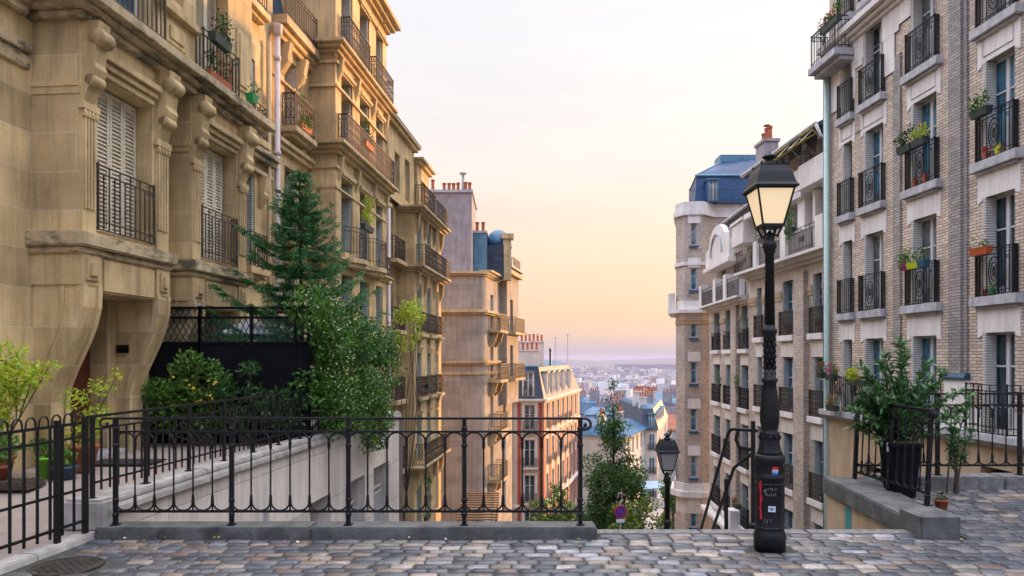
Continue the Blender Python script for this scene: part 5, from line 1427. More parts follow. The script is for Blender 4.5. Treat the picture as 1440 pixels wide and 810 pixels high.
# conifer behind the screen
cx,cy=WL(14.1,-2.05); zb=.22
r=empty('conifer_tree',(cx,cy,zb),0,'dark green layered conifer rising above the black lattice screen','tree')
f=MB(); H=5.2; f.tube([(0,0,0),(.03,0,H*.5),(-.02,.02,H*.97)],.08,8,.012)
L=MB(); needs=[]
z=1.55; tier=0
while z<H*.985:
    t=max(0,(z-1.9)/(H-1.9)); rad=1.52*(1-t)**.9+.06
    rad*=(1.0,.72,1.08,.66)[tier%4]*random.uniform(.92,1.08)
    nb=random.randint(8,10) if t<.8 else 6
    a0=random.random()*6.28
    for k in range(nb):
        a=a0+2*math.pi*k/nb+random.uniform(-.25,.25); rl=rad*random.uniform(.5,1.2); zz=z+random.uniform(-.05,.05)
        pts=[]
        for j in range(6):
            q_=j/5; pts.append(Vector((math.cos(a)*rl*q_,math.sin(a)*rl*q_,zz-.16*rl*math.sin(q_*2.6)+.30*rl*q_**2.2)))
        f.tube(pts,.02*(1-t)+.006,4,.003)
        for j in range(int(34*rl)+6):
            q_=random.uniform(.15,1)**.8; i=min(4,int(q_*5)); q=pts[i].lerp(pts[i+1],q_*5-i)
            sg=random.choice((-1,1))
            sd=Vector((-math.sin(a),math.cos(a),0))*sg*random.uniform(.3,1)+Vector((math.cos(a),math.sin(a),0))*random.uniform(.5,1)+Vector((0,0,random.uniform(-.15,.12)))
            sd.normalize(); ln=(.34-.2*q_)*(.55+.55*(1-t))*random.uniform(.6,1.2)
            for m in range(int(ln/.02)+1): needs.append((q+sd*(m*.02),sd))
    z+=.235-.11*t; tier+=1
for p,sd in needs:
    for _ in range(2):
        d=(sd*.9+Vector((random.gauss(0,.45),random.gauss(0,.45),random.gauss(0.05,.35)))).normalized(); a=d.orthogonal().normalized(); k=random.uniform(.55,1.5); s=random.uniform(.035,.075); w=.008
        L.colr=(k*random.uniform(.8,1.3),k,k*.9); L.add([p,p+d*s+a*w,p+d*s-a*w],[(0,1,2)])
f.build('trunk',M['bark'],r); L.build('foliage',M['leafc'],r)

def shrub(name,loc,clumps,n,size,leaf,label,cat='shrub',fl=None,base=(0,0,0),sr=.02,asp=.55,**k):
    r=empty(name,loc,0,label,cat)
    f=MB(); stems(f,base,[c[0] for c in clumps[:14]],sr); f.build('stems',M['bark'],r)
    l=MB(); crown(l,clumps,n,size,asp,**k); l.build('foliage',M[leaf],r)
    if fl:
        g=MB(); flowers(g,fl[0],fl[1],fl[2]); g.build('blossoms',M['petal'],r)
    return r
# flowering shrubs in front of the screen
c=[]
for x,z,rr in ((-1.25,.45,.28),(-1.0,.8,.22),(-.75,.95,.26),(-.45,1.25,.24),(-.35,.9,.3),(-.05,1.3,.24),(0.05,.8,.3),(-.65,.55,.32),(-.1,.4,.34),(-.25,1.5,.16),(.22,1.1,.2)):
    c.append(((x,random.uniform(-.15,.15),z),(rr,.28,rr*.85)))
shrub('flowering_shrub',(-5.15,12.0,.2),c,2900,.095,'leaf','green leafy shrub with yellow blossoms in front of the black screen panel','shrub',([(random.uniform(-.5,.35),-.32+random.uniform(-.05,.1),random.uniform(.6,1.25)) for _ in range(14)],.07,(.85,.55,.05)))
c=[]
for x,z,rr in ((-.1,.5,.3),(.15,.9,.22),(.1,1.3,.18),(.4,.6,.28),(.6,.8,.22),(.75,.5,.26),(-.25,.95,.2),(.88,.75,.16)):
    c.append(((x,random.uniform(-.12,.12),z),(rr,.26,rr*.85)))
shrub('leafy_shrub',(-4.55,12.05,.2),c,1500,.095,'leafd','darker flowerless shrub beside the yellow-blossomed one, near the ramp railing','shrub')
# white-flowered climber on the wall end
c=[];fp=[]
for i in range(46):
    u=random.uniform(12.7,16.9); zt=2.95-.16*max(0,u-14.5)-max(0,u-17)*.5
    z=random.uniform(.35,zt-.25); X,Y=WL(u,-2.9+random.uniform(-.25,.2)); rr=random.uniform(.3,.5)
    c.append(((X+4.6,Y-15,z-.3),(rr,rr,rr)))
for i in range(10):
    u=random.uniform(14.3,16.7); X,Y=WL(u,-3.15); c.append(((X+4.6,Y-15,random.uniform(-.35,.1)-.1),(.16,.3,.24)))
for i in range(520):
    cc,rr=random.choice(c[:46]); 
    v=Vector((abs(random.gauss(0,1))*.9,-abs(random.gauss(0,1)),random.gauss(0,1))).normalized(); 
    if cc[1]>-3.2: fp.append((cc[0]+v.x*rr[0]*1.03,cc[1]+v.y*rr[1]*1.03,cc[2]+v.z*rr[2]*1.03))
shrub('flowering_climber',(-4.6,15,.3),c,19000,.085,'leafk','dense climber with small white flowers spilling over the white wall end','climbing plant',(fp,.045,(.8,.8,.62)),sr=.03,tint=(.4,1.5))
# thin yellow-green creeper high by the drainpipe of the second building
c=[]
X0,Y0=WL(23.6,-1.3)
for i in range(12): c.append(((random.uniform(-.35,.5),random.uniform(-.4,.4),random.uniform(2.0,4.1)),(.26,.3,.3)))
c=c[:12]
shrub('young_tree',(X0+.5,Y0,-.6),c,900,.12,'leafy','sparse yellow-green young tree before the second building, right of the conifer','tree',base=(0,0,-2.2),sr=.014)
# parasol in the garden behind the screen
r=empty('parasol',(-5.1,13.9,.2),0,'white garden parasol showing through the lattice screen','parasol')
f=MB(); f.lathe([(.62,1.95),(.61,1.98),(.35,2.12),(.04,2.24),(.03,2.26)],0,0,8); f.build('canopy',M['canvas'],r)
f=MB(); f.tube([(0,0,0),(0,0,2.26)],.02,8); f.build('pole',M['sill'],r)

# pots and plants at far left
def cl(pts): return [((x,y,z),(rr,rr,rr*.8)) for x,y,z,rr in pts]
pot_plant('potted_maple',(-6.35,8.75,.2),.2,.3,M['pot'],'bushy yellow-green potted shrub, tallest plant at the far left',cl([(0,0,1.0,.35),(.25,0,1.25,.28),(-.3,0,1.2,.3),(.05,.1,1.5,.25),(.5,-.05,1.3,.2),(-.1,-.1,.7,.3),(-.5,0,1.0,.3),(.65,0,1.38,.14),(-.2,0,1.62,.16)]),2600,.075,'leafy')
pot_plant('potted_plant',(-5.98,8.2,.2),.15,.26,M['pot'],'small terracotta pot with spreading green leaves left of the lime green pot',cl([(0,0,.42,.22),(.15,0,.5,.16),(-.15,0,.55,.18)]),500,.08,'leaf')
pot_plant('potted_plant',(-5.78,8.85,.2),.13,.27,plain('lime pot',(.22,.62,.04),.4),'lime green plastic pot with low foliage',cl([(0,0,.36,.15),(-.1,0,.42,.12)]),220,.06,'leaf')
pot_plant('potted_plant',(-5.62,9.3,.21),.19,.36,M['pot'],'largest terracotta pot with thin reddish branches by the door',cl([(0,0,.5,.24),(.2,0,.75,.2),(-.1,0,.95,.2),(.25,0,1.1,.16),(.45,.0,1.25,.12)]),620,.06,'leafy')
pot_plant('potted_plant',(-5.52,8.75,.2),.16,.17,plain('blue glaze',(.03,.07,.14),.25),'low dark blue glazed bowl with trailing plant in front of the big terracotta pot',cl([(0,0,.26,.15),(-.05,0,.32,.12)]),160,.06,'leaf')
f=MB(); f.box(0,.9,0,.55,0,.015); mt=f.build('doormat',plain('dark mat',(.02,.02,.022),.95),loc=(-5.9,9.75,.222)); tag(mt,'dark doormat on the path in front of the red wooden door','doormat')
c=MB(); c.box(-.22,.22,-.16,.16,0,.05)
for i in range(5): c.box(-.2+i*.09,-.16+i*.09,-.16,.16,.05,.09)
cr=c.build('wooden_tray',M['bark'],loc=(-5.7,8.2,.2)); tag(cr,'low dark slatted tray lying among the pots','tray')

# black planter with oleander
r=empty('planter',(4.50,8.25,.09),0,'tall tapered black planter inside the corner railing','planter')
f=MB(); f.hexa([(-.12,-.12,0),(.12,-.12,0),(.12,.12,0),(-.12,.12,0)],[(-.165,-.165,.6),(.165,-.165,.6),(.165,.165,.6),(-.165,.165,.6)])
f.box(-.18,.18,-.18,.18,.58,.63); f.build('tub',M['panelblk'],r,bevel=.01)
f=MB(); f.box(-.15,.15,-.15,.15,.62,.64); f.build('soil',M['soil'],r)
def stem_bush(name,loc,tips,leafm,label,size,dens,base,r_=.012):
    r=empty(name,loc,0,label,'shrub'); st=MB(); lf=MB()
    for tp in tips:
        b=Vector(base)+Vector((random.uniform(-.08,.08),random.uniform(-.08,.08),0)); t_=Vector(tp); m=b.lerp(t_,.5)+Vector((0,0,.12*(t_-b).length)); m.x=b.x+(t_.x-b.x)*.35
        P=[b,b.lerp(m,.6),m,m.lerp(t_,.55),t_]; st.tube(P,r_,5,.003)
        L_=(t_-b).length; n=int(dens*L_)
        for k in range(n):
            q=random.uniform(.3,1.02); i=min(3,int(q*4)); p=P[i].lerp(P[i+1],q*4-i); d=(P[i+1]-P[i]).normalized()
            o=Vector((random.gauss(0,1),random.gauss(0,1),random.gauss(0,.6))).normalized(); d=(d*.7+o*.85).normalized(); a=d.cross(Vector((random.gauss(0,.4),random.gauss(0,.4),1))).normalized()
            s_=size*random.uniform(.6,1.2); kk=random.uniform(.55,1.5); lf.colr=(kk*random.uniform(.85,1.2),kk,kk*random.uniform(.8,1.1)); sag=Vector((0,0,-.12*s_))
            lf.add([p,p+d*s_*.5+a*s_*.16,p+d*s_+sag,p+d*s_*.5-a*s_*.16],[(0,1,2),(0,2,3)])
    st.build('stems',M['bark'],r); lf.build('foliage',M[leafm],r); return r
tips=[(random.uniform(-.48,.55),random.uniform(-.2,.3),random.uniform(.1,.8)) for _ in range(50)]+[(-.25,0,.98),(-.15,.1,1.08),(-.02,0,1.2),(.08,.1,1.12),(.3,0,.98),(-.45,.1,.95),(.68,0,.65),(.72,.1,.4),(.5,.1,.9),(.42,-.1,.85),(-.52,0,.55)]
stem_bush('oleander',(4.60,8.38,.66),tips,'leafo','large dark green oleander bush growing above the black planter',.12,95,(0,0,-.08))
stem_bush('potted_oleander',(5.2,8.42,.1),[(random.uniform(-.28,.3),random.uniform(-.15,.15),random.uniform(.55,1.35)) for _ in range(6)],'leafo','narrow small oleander on a dark stem right of the black planter',.11,75,(0,0,0),.012)
pot_plant('potted_plant',(4.66,7.72,.06),.07,.1,M['pot'],'tiny terracotta pot at the foot of the black planter',cl([(0,0,.13,.06)]),50,.04,'leafd')

# fallen leaves and scraps scattered over the cobbles and path
f=MB(); rs=random.Random(5)
for i in range(90):
    x=rs.uniform(-4.4,7.5) if i%3 else rs.uniform(-4.2,1); y=rs.uniform(4.6,6.62) if i%3 else rs.uniform(6.45,6.66)
    if x<qx(-4.5,y): continue
    if i%5==0: x=rs.uniform(-6,-4.9); y=rs.uniform(6.9,8.2)
    s_=rs.uniform(.012,.03); a=rs.uniform(0,6.28); z=.016+gz(x,y) if x>-4.4 else .21
    if z>.1: y=rs.uniform(8.6,11); x=rs.uniform(qx(-6.3,y),qx(-4.95,y)); z=.226
    f.colr=rs.choice(((.5,.35,.1),(.3,.16,.06),(.2,.26,.05),(.75,.72,.66),(.4,.12,.06)))
    f.add([(x,y,z),(x+s_*math.cos(a),y+s_*math.sin(a),z+.004),(x+s_*1.5*math.cos(a+.6),y+s_*1.5*math.sin(a+.6),z+.008),(x+s_*math.cos(a+1.3),y+s_*math.sin(a+1.3),z+.002)],[(0,1,2,3)])
o=f.build('fallen_leaves',leafmat('dry leaves',(1,1,1),.1,.8)); tag(o,'scattered dry leaves and scraps on the cobbles and path','litter',kind='stuff')
# trees in the street below
def street_tree(name,x,y,zb,H,prof,n,size,leaf,label,trunk=.12,group=None,ns=60):
    r=empty(name,(x,y,zb),0,label,'tree',group)
    f=MB(); f.tube([(0,0,0),(.08,0,H*.4),(0,.05,H*.93)],trunk,8,trunk*.15)
    cl_=[]
    for i in range(ns):
        t=random.random()**.85; w=0
        for (t0,w0),(t1,w1) in zip(prof,prof[1:]):
            if t0<=t<=t1: w=w0+(w1-w0)*(t-t0)/(t1-t0)
        a=random.random()*6.28; k=random.random()**.5
        rr=max(.12,w*random.uniform(.22,.5)); p=(math.cos(a)*w*k*.9,math.sin(a)*w*k*.9,H*t)
        cl_.append((p,(rr,rr,rr*.8)))
        if i%3==0: f.tube([(0.03,0,max(.2,H*t-.8*w)),((p[0])*.5,p[1]*.5,H*t-.2*w),p],.03,4,.006)
    f.build('trunk',M['bark'],r)
    l=MB(); crown(l,cl_,n,size,tint=(.45,1.5)); l.build('crown',M[leaf],r); return r
street_tree('deciduous_tree',3.98,28,tz(28),12.1,[(0,0),(.15,.2),(.3,1.1),(.5,1.5),(.7,1.15),(.85,.72),(.94,.4),(1,.1)],31000,.125,'leaf2','tall narrow green tree between the brick block and the lamp on the stairs',.14,ns=230)
street_tree('small_tree',1.4,24,tz(24),6.7,[(0,0),(.3,.3),(.6,.9),(.88,.85),(1,.35)],5200,.13,'leafy2','small bushy tree low behind the right end of the front railing',.08)
street_tree('small_tree',3.5,19.5,tz(19.5),4.85,[(0,0),(.3,.7),(.7,1.0),(.9,.75),(1,.3)],6500,.11,'leafy2','low yellowish bush at the foot of the tall tree beside the no-parking sign',.07)
street_tree('small_tree',2.3,20.5,tz(20.5),3.2,[(0,0),(.3,.5),(.7,.7),(1,.2)],1600,.11,'leaf2','dark low bush left of the tall tree base',.07)
street_tree('street_tree',14.9,66,tz(66),6.2,[(0,0),(.3,.4),(.5,1.5),(.8,1.2),(1,.3)],2600,.32,'leaf2','round green tree in the street beyond the small lamp',.16)
street_tree('street_tree',18.0,76,tz(74),6.3,[(0,0),(.3,.4),(.5,2.0),(.8,1.7),(1,.4)],1600,.32,'leafd','darker round tree farther along the street behind the small lamp',.16)

# flower boxes on the right building's railings
def WR(fr_o,fr_d,u,y):
    l=math.hypot(*fr_d); dx,dy=fr_d[0]/l,fr_d[1]/l; return (fr_o[0]+dx*u-dy*y, fr_o[1]+dy*u+dx*y)
rzR=math.atan2(-1,.05)
def fb(u,z,w,label,m_,y=-.24,**k):
    X,Y=WR(RO,RD,u,y); return flower_box('flower_box',(X,Y,z),rzR,w,label,m_,**k)
G='flower boxes on the pale brick building'
drk=plain('dark trough',(.03,.05,.045),.5)
fb(-17.3,6.68,.55,'green leafy trough on third-floor central railing, half hanging left',drk,nf=0,nl=320,hl=.3,group=G,leaf='leafd')
fb(-16.75,6.68,.5,'trough with red blossoms on the same railing, next to the leafy one',drk,nf=7,fcol=(.75,.08,.05),group=G,leaf='leafy')
fb(-17.32,3.82,.32,'magenta flower pot box on a second-floor railing',plain('magenta pot',(.32,.015,.16),.45),nf=0,nl=200,group=G)
fb(-16.95,3.82,.44,'lime green flower box between the magenta and blue ones',plain('lime trough',(.5,.6,.02),.45),nf=0,nl=120,group=G)
fb(-16.62,3.82,.28,'dark blue flower box at the right end of the row of three',plain('blue trough',(.02,.1,.16),.45),nf=0,nl=30,group=G)
fb(-14.72,3.82,.5,'orange-red flower box on the lower railing nearest the right edge',plain('orange trough',(.5,.1,.03),.5),nf=3,nl=60,group=G,fcol=(.6,.3,.2))
fb(-14.72,6.68,.5,'dark trough with bright green foliage on the upper right railing',drk,nf=0,nl=260,group=G)
for i,(u,z,w,lab,c_,fc) in enumerate(((-14.8,5.82,.22,'red flowering pot on the upper right sill','pot',(.7,.03,.08)),(-14.45,5.82,.2,'yellow pot on the upper right sill','yel',(.8,.7,.1)),(-14.85,2.99,.12,'small red-banded pot on the lower right sill','pot',(.4,.1,.1)),(-14.62,2.99,.16,'small green pot on the lower right sill','grn',(.1,.4,.1)),(-14.35,2.99,.12,'small lilac pot on the lower right sill','lil',(.5,.4,.7)),(-17.2,5.82,.2,'red pot low behind the central railing','pot',(.7,.1,.05)),(-16.8,5.82,.2,'second red pot low behind the central railing, right of the first','pot',(.6,.1,.05)))):
    mm=M['pot'] if c_=='pot' else plain('pot '+c_,{'yel':(.65,.6,.03),'grn':(.03,.3,.06),'lil':(.4,.4,.6)}[c_],.5)
    X,Y=WR(RO,RD,u,-.06); r=empty('flower_pot',(X,Y,z),0,lab,'flower pot','pots on the window sills')
    f=MB(); f.lathe([(w*.3,0),(w*.42,w*.7),(w*.45,w*.72)],0,0,10); f.build('pot',mm,r); g=MB(); flowers(g,clump_pts((0,0,w*.95),(w*.4,w*.4,w*.3),16),.06,fc); g.build('blossoms',M['petal'],r)
# flowers at the corner balcony, on the ledge at street level and on the buff building
X,Y=WR(RO,RD,-20.45,-.5); flower_box('flower_box',(X,Y,11.15),rzR,1.0,'box of red geraniums on the topmost corner balcony',drk,nf=40,fcol=(.8,.03,.03),group='balcony flower boxes',nl=400)
X,Y=WR(RO,RD,-20.6,-.4); flower_box('flower_box',(X,Y,1.05),rzR,.5,'pink and red geranium box on the ground-floor railing beside the green pipe',drk,nf=50,fcol=(.65,.05,.25),nl=200,group='balcony flower boxes')
X,Y=WR(RO,RD,-21.2,-.4); flower_box('flower_box',(X,Y,1.1),rzR,.3,'dark red flowers in a small box at the very corner by the green pipe',drk,nf=40,fcol=(.4,.02,.05),nl=120,group='balcony flower boxes')
X,Y=WR(RO,RD,-19.1,-.45); flower_box('flower_box',(X,Y,.95),rzR,.9,'long leafy box behind the oleander on the ground-floor railing',drk,nf=14,fcol=(.7,.2,.03),nl=500,leaf='leafy',group='balcony flower boxes')
X,Y=WR(RO,RD,-20.35,-.5); flower_box('flower_box',(X,Y,.18),rzR,.5,'orange-red flowers low on the ledge by the green pipe',drk,nf=30,fcol=(.55,.08,.02),nl=120,group='balcony flower boxes')
rz2=math.atan2(-1,.04)
X,Y=WR((11.9,0),(.04,-1),-26.0,-.72); flower_box('hanging_plant',(X,Y,6.25),rz2,.7,'trailing green plant hanging over the big balcony behind the lantern',drk,nf=0,nl=700,droop=1.0,leaf='leaf',group='balcony flower boxes')
X,Y=WR((11.9,0),(.04,-1),-28.6,-.72); flower_box('flower_box',(X,Y,6.35),rz2,.6,'pink flowers on the balcony just right of the lantern post',drk,nf=26,fcol=(.6,.05,.3),nl=160,group='balcony flower boxes')
for u,z,lab in ((-36.6,.2,'bright green plant on a dark balcony rail of the arched-gable building'),(-33.0,.2,'second bright green plant, one window nearer on the same building')):
    X,Y=WR((9.33,0),(-.044,-1),u,-.3); flower_box('balcony_plant',(X,Y,z),rzR,.4,lab,drk,nf=0,nl=300,droop=.6,hl=.4,group='balcony flower boxes')
X,Y=WR((9.33,0),(-.044,-1),-36.5,-.5); flower_box('flower_box',(X,Y,-5.0),rzR,.5,'magenta flowers low on the building behind the handrail',drk,nf=30,fcol=(.75,.03,.2),nl=120,group='balcony flower boxes')
X,Y=WR((9.33,0),(-.044,-1),-32.6,-.5); flower_box('flower_box',(X,Y,-5.2),rzR,.5,'dark red flowers low between handrail and big lamp',drk,nf=30,fcol=(.4,.03,.04),nl=160,group='balcony flower boxes')
# on the left buildings
X,Y=WL(13.1,-.95); flower_box('flower_box',(X,Y,7.36),ang,.6,'plants behind the upper-left balcony with louvred shutters',drk,nf=8,fcol=(.3,.05,.15),nl=260,leaf='leafd',droop=.4,group='plants on the left balconies')
X,Y=WL(13.3,-.80); flower_box('flower_box',(X,Y,6.72),ang,.8,'dark pots and red flowers low on the same upper-left balcony',M['pot'],nf=20,fcol=(.5,.03,.03),nl=200,leaf='leafd',hl=.3,group='plants on the left balconies')
X,Y=WL(14.25,-1.0); flower_box('flower_box',(X,Y,6.75),ang,.25,'bright green leaf tuft at the far end of the upper-left balcony',plain('green tub',(.02,.3,.08),.5),nf=0,nl=60,group='plants on the left balconies')
X,Y=WL(18.7,-.3); flower_box('flower_box',(X,Y,7.6),ang,.7,'green plants on the single ornate balcony beside the white drainpipe',M['pot'],nf=4,nl=420,hl=.6,group='plants on the left balconies',leaf='leaf')
X,Y=WL(22.0,-1.0); flower_box('flower_box',(X,Y,8.1),ang,.8,'thin spiky plant on the long ornate balcony',M['pot'],nf=0,nl=160,hl=.5,group='plants on the left balconies',leaf='leafd')
X,Y=WL(21.3,-1.2); flower_box('flower_box',(X,Y,5.45),ang,.9,'red flowers and yellow-green leaves on the first curved balcony',drk,nf=26,fcol=(.35,.06,.08),nl=500,hl=.8,group='plants on the left balconies',leaf='leafy')
X,Y=WL(31.0,-.95); flower_box('flower_box',(X,Y,.4),ang,.5,'dark red flowers on a lower balcony of the third left building',drk,nf=20,fcol=(.25,.02,.04),nl=100,group='plants on the left balconies')
X,Y=WL(30.6,-1.0); flower_box('balcony_plant',(X,Y,-5.2),ang,.8,'lush green plants on the lowest visible floor of the third left building',drk,nf=20,fcol=(.5,.05,.25),nl=500,hl=1.6,group='plants on the left balconies',leaf='leaf')
# slatted timber roof below, between the third and fourth left buildings
r=empty('slatted_roof',(-2.45,35.2,-6.3),0,'ochre slatted timber canopy low beside the blank wall building','canopy')
f=MB()
for i in range(12): f.box(-.3,1.75,i*.36,i*.36+.22,-.06+i*.05,-.0+i*.05)
f.build('slats',rough('ochre timber',(.27,.16,.08),.3,5,.7),r)
f=MB()
for x in (-.25,.7,1.6): f.box(x,x+.1,-.2,4.4,-.2,-.1)
for x in (-.25,1.6): f.box(x,x+.1,-.1,0,-6.5,-.2)
f.build('beams',M['bark'],r)

# ================================================================== BUILDINGS BEYOND
def gridmat(name,c,win=(.05,.07,.10),bw=1.9,bh=3.0,m_=.62):
    m,nt,b=newmat(name); uv=coord(nt,'UV')
    br=N(nt,'ShaderNodeTexBrick'); br.offset=0; nt.links.new(uv,br.inputs[0])
    for k,v in (('Scale',1),('Brick Width',bw),('Row Height',bh),('Mortar Size',m_),('Mortar Smooth',.02),('Bias',0)): br.inputs[k].default_value=v
    br.inputs['Color1'].default_value=(*win,1); br.inputs['Color2'].default_value=(*sc3(win,2.2),1); br.inputs['Mortar'].default_value=(*c,1)
    a=mix(nt,1,br.outputs['Color'],ramp(nt,noise(nt,coord(nt),.3,4),[(.3,(.8,)*3),(.7,(1.1,)*3)]),'MULTIPLY')
    nt.links.new(a,b.inputs['Base Color']); b.inputs['Roughness'].default_value=.7; return m
walls=[('white',gridmat('far white wall',(.62,.60,.57))),('cream',gridmat('far cream wall',(.58,.50,.38))),('pale grey',gridmat('far grey wall',(.45,.44,.44))),('pinkish brick',gridmat('far brick wall',(.40,.24,.19))),('pale ochre',gridmat('far ochre wall',(.55,.42,.28)))]
roofs=[('blue-grey zinc',rough('far zinc',(.07,.15,.25),.3,.3,.5,.1)),('slate',rough('far slate',(.07,.10,.15),.3,.3,.6)),('red tile',rough('far tile',(.36,.13,.07),.3,.5,.8)),('flat pale',rough('far flat roof',(.38,.38,.38),.3,.2,.8))]
def far_building(x,y,w,d,h,rz,wi,ri,label,group,name='town_house',ch=2,zb=None):
    zb=tz(y)-1 if zb is None else zb; h+=1
    r=empty(name,(x,y,zb),rz,label,'building',group)
    f=MB(); f.box(-w/2,w/2,0,d,0,h); f.build('wall',walls[wi][1],r)
    f=MB(); rh=min(3.2,w*.28); i=min(.8,w*.1)
    if ri<2:
        f.hexa([(-w/2-.2,-.2,h),(w/2+.2,-.2,h),(w/2+.2,d+.2,h),(-w/2-.2,d+.2,h)],[(-w/2+i,i,h+2.1),(w/2-i,i,h+2.1),(w/2-i,d-i,h+2.1),(-w/2+i,d-i,h+2.1)])
        f.hexa([(-w/2+i-.1,i-.1,h+2.1),(w/2-i+.1,i-.1,h+2.1),(w/2-i+.1,d-i+.1,h+2.1),(-w/2+i-.1,d-i+.1,h+2.1)],[(-w/2+i+1,d/2-.3,h+3),(w/2-i-1,d/2-.3,h+3),(w/2-i-1,d/2+.3,h+3),(-w/2+i+1,d/2+.3,h+3)]); top=h+2.4
    elif ri==2:
        f.prism([(-.3,h),(d+.3,h),(d/2,h+rh)],'x',-w/2-.3,w/2+.3); top=h+rh*.6
    else: f.box(-w/2-.1,w/2+.1,-.1,d+.1,h,h+.4); top=h
    ro=f.build('roof',roofs[ri][1],r)
    for k in range(ch):
        cx=random.uniform(-w*.42,w*.42); cw=random.uniform(1.2,2.6); cy=random.uniform(.2,.8)*d; hh=random.uniform(1.2,2.2)
        f=MB(); f.box(cx-cw/2,cx+cw/2,cy-.3,cy+.3,h-.5,top+hh); c=f.build('chimney',walls[2][1] if False else M['renderD'],ro)
        f=MB(); n=max(2,int(cw/.45))
        for j in range(n): f.box(cx-cw/2+cw*(j+.5)/n-.11,cx-cw/2+cw*(j+.5)/n+.11,cy-.11,cy+.11,top+hh,top+hh+.55)
        f.build('chimney_pots',M['pot'],c)
    return r
# F : cream corner row with dormers beyond the tall tree
Fa=Bld('cream_row_house','cream wall house with dark eaves just right of the tall tree top, below the rooftops','building',(12,75),(4,10),4,-16)
f=MB(); hh=[(a,a+.8,z,z+1.7) for a in (1,3.2,5.4,7.6,9.6) for z in (-14,-11.4,-8.7)]
f.wall(0,10.7,-18,-6.6,hh,0,.2); shell(f,0,10.7,-18,-6.6,0,5); Fa.part(f,'wall','plasterw')
for h in hh: window(Fa.r,*h[:4],.12,Fa.fr,'glassb',None)
s=MB(); s.hexa([(-.3,-.5,-6.6),(11,-.5,-6.6),(11,5,-6.6),(-.3,5,-6.6)],[(.5,1.8,-5.6),(10.2,1.8,-5.6),(10.2,3.5,-5.6),(.5,3.5,-5.6)]); Fa.part(s,'roof','zinc')
chimney(Fa.r,2,3.6,3,3.6,-6,-4.6,4,'plasterw',Fa.fr)
Fb=Bld('cream_corner_house','cream corner house with blue dormered mansard and balconies, left of the small lamp','building',(16.0,84.5),(1,0),.5,-17)
k2=Vector((5.6,20,0)).normalized(); KF=Matrix.Translation(Vector((1.25,0,0)))@Matrix.Rotation(math.atan2(k2.y,k2.x),4,'Z')
f=MB(); hh=[(.3,.95,z,z+1.9) for z in (-14.9,-12.1,-9.3)]; h2=[(u,u+.9,z,z+1.9) for u in (1,3.4,5.8,8.2,10.6,13,15.4,17.8) for z in (-14.9,-12.1,-9.3)]
f.wall(-.6,1.25,-19,-6.9,hh,0,.2); f.x=KF; f.wall(0,20.5,-19,-6.9,h2,0,.2); f.x=None
q=KF@Vector((20.5,0,0)); f.quad((-.6,20,-19),(-.6,0,-19),(-.6,0,-6.9),(-.6,20,-6.9)); f.quad((q.x,q.y,-19),(-.6,20,-19),(-.6,20,-6.9),(q.x,q.y,-6.9)); Fb.part(f,'wall','plasterw')
s=MB(); s.hexa([(-.7,-.2,-6.9),(1.4,-.2,-6.9),(q.x+.1,q.y,-6.9),(-.7,20,-6.9)],[(-.3,.6,-4.4),(.9,.7,-4.4),(q.x-1,q.y-.5,-4.4),(-.3,19,-4.4)]); Fb.part(s,'mansard_roof','slate')
s=MB(); s.hexa([(-.3,.6,-4.39),(.9,.7,-4.39),(q.x-1,q.y-.5,-4.39),(-.3,19,-4.39)],[(-.1,3,-4.0),(.5,3,-4.0),(q.x-3,q.y-3,-4.0),(-.1,17,-4.0)]); Fb.part(s,'roof','zinc')
for h in hh: window(Fb.r,*h[:4],.12,Fb.fr,'glassb',None); railing(Fb.r,h[0]-.15,h[1]+.15,h[2],.8,-.2,'ornate',Fb.fr,.2)
for h in h2: window(Fb.r,*h[:4],.12,Fb.fr@KF,'glassb',None)
for z in (-9.4,-15.0): s=MB(); s.x=KF; s.box(0,20.5,-.7,.02,z-.15,z); s.x=None; Fb.part(s,'balcony_slab','plasterw'); railing(Fb.r,.1,20.4,z,.9,-.65,'plain',Fb.fr@KF,0)
for u in (1,4,7,10,13): dormer(Fb,KF,u,u+.9,-6.7,-5.0,.05,.7,'plasterw','glassb','zincpale')
dormer(Fb,I4,.2,1.0,-6.7,-5.0,-.1,.7,'zincpale','glassb','zincpale')
chimney(Fb.r,-.4,.5,2.5,3.1,-4.5,-3.1,3,'plasterw',Fb.fr); chimney(Fb.r,1.0,2.4,8,8.6,-4.6,-3.1,5,'renderD',Fb.fr); chimney(Fb.r,2.6,4.2,15,15.6,-4.6,-3.0,6,'plasterw',Fb.fr); chimney(Fa.r,6,7.8,2,2.6,-6,-4.5,5,'renderD',Fa.fr); chimney(Fb.r,-.5,.8,6,6.8,-4.5,-2.6,4,'plasterw',Fb.fr); chimney(Fb.r,.5,2.2,11,11.8,-4.5,-2.6,5,'plasterw',Fb.fr)
r=empty('awning',(15.2,79,tz(79)+3.2),R(20),'pale blue shop awning at street level under the cream corner house','awning')
f=MB(); f.hexa([(-1.6,-.9,-.1),(1.6,-.9,-.1),(1.6,.9,.35),(-1.6,.9,.35)],[(-1.6,-.9,-.02),(1.6,-.9,-.02),(1.6,.9,.45),(-1.6,.9,.45)]); f.build('canopy',plain('pale blue canvas',(.38,.52,.62),.8),r)
f=MB()
for x in (-1.5,1.5): f.tube([(x,-.85,-3.3),(x,-.85,0)],.04,6)
f.build('pole',M['ironb'],r)
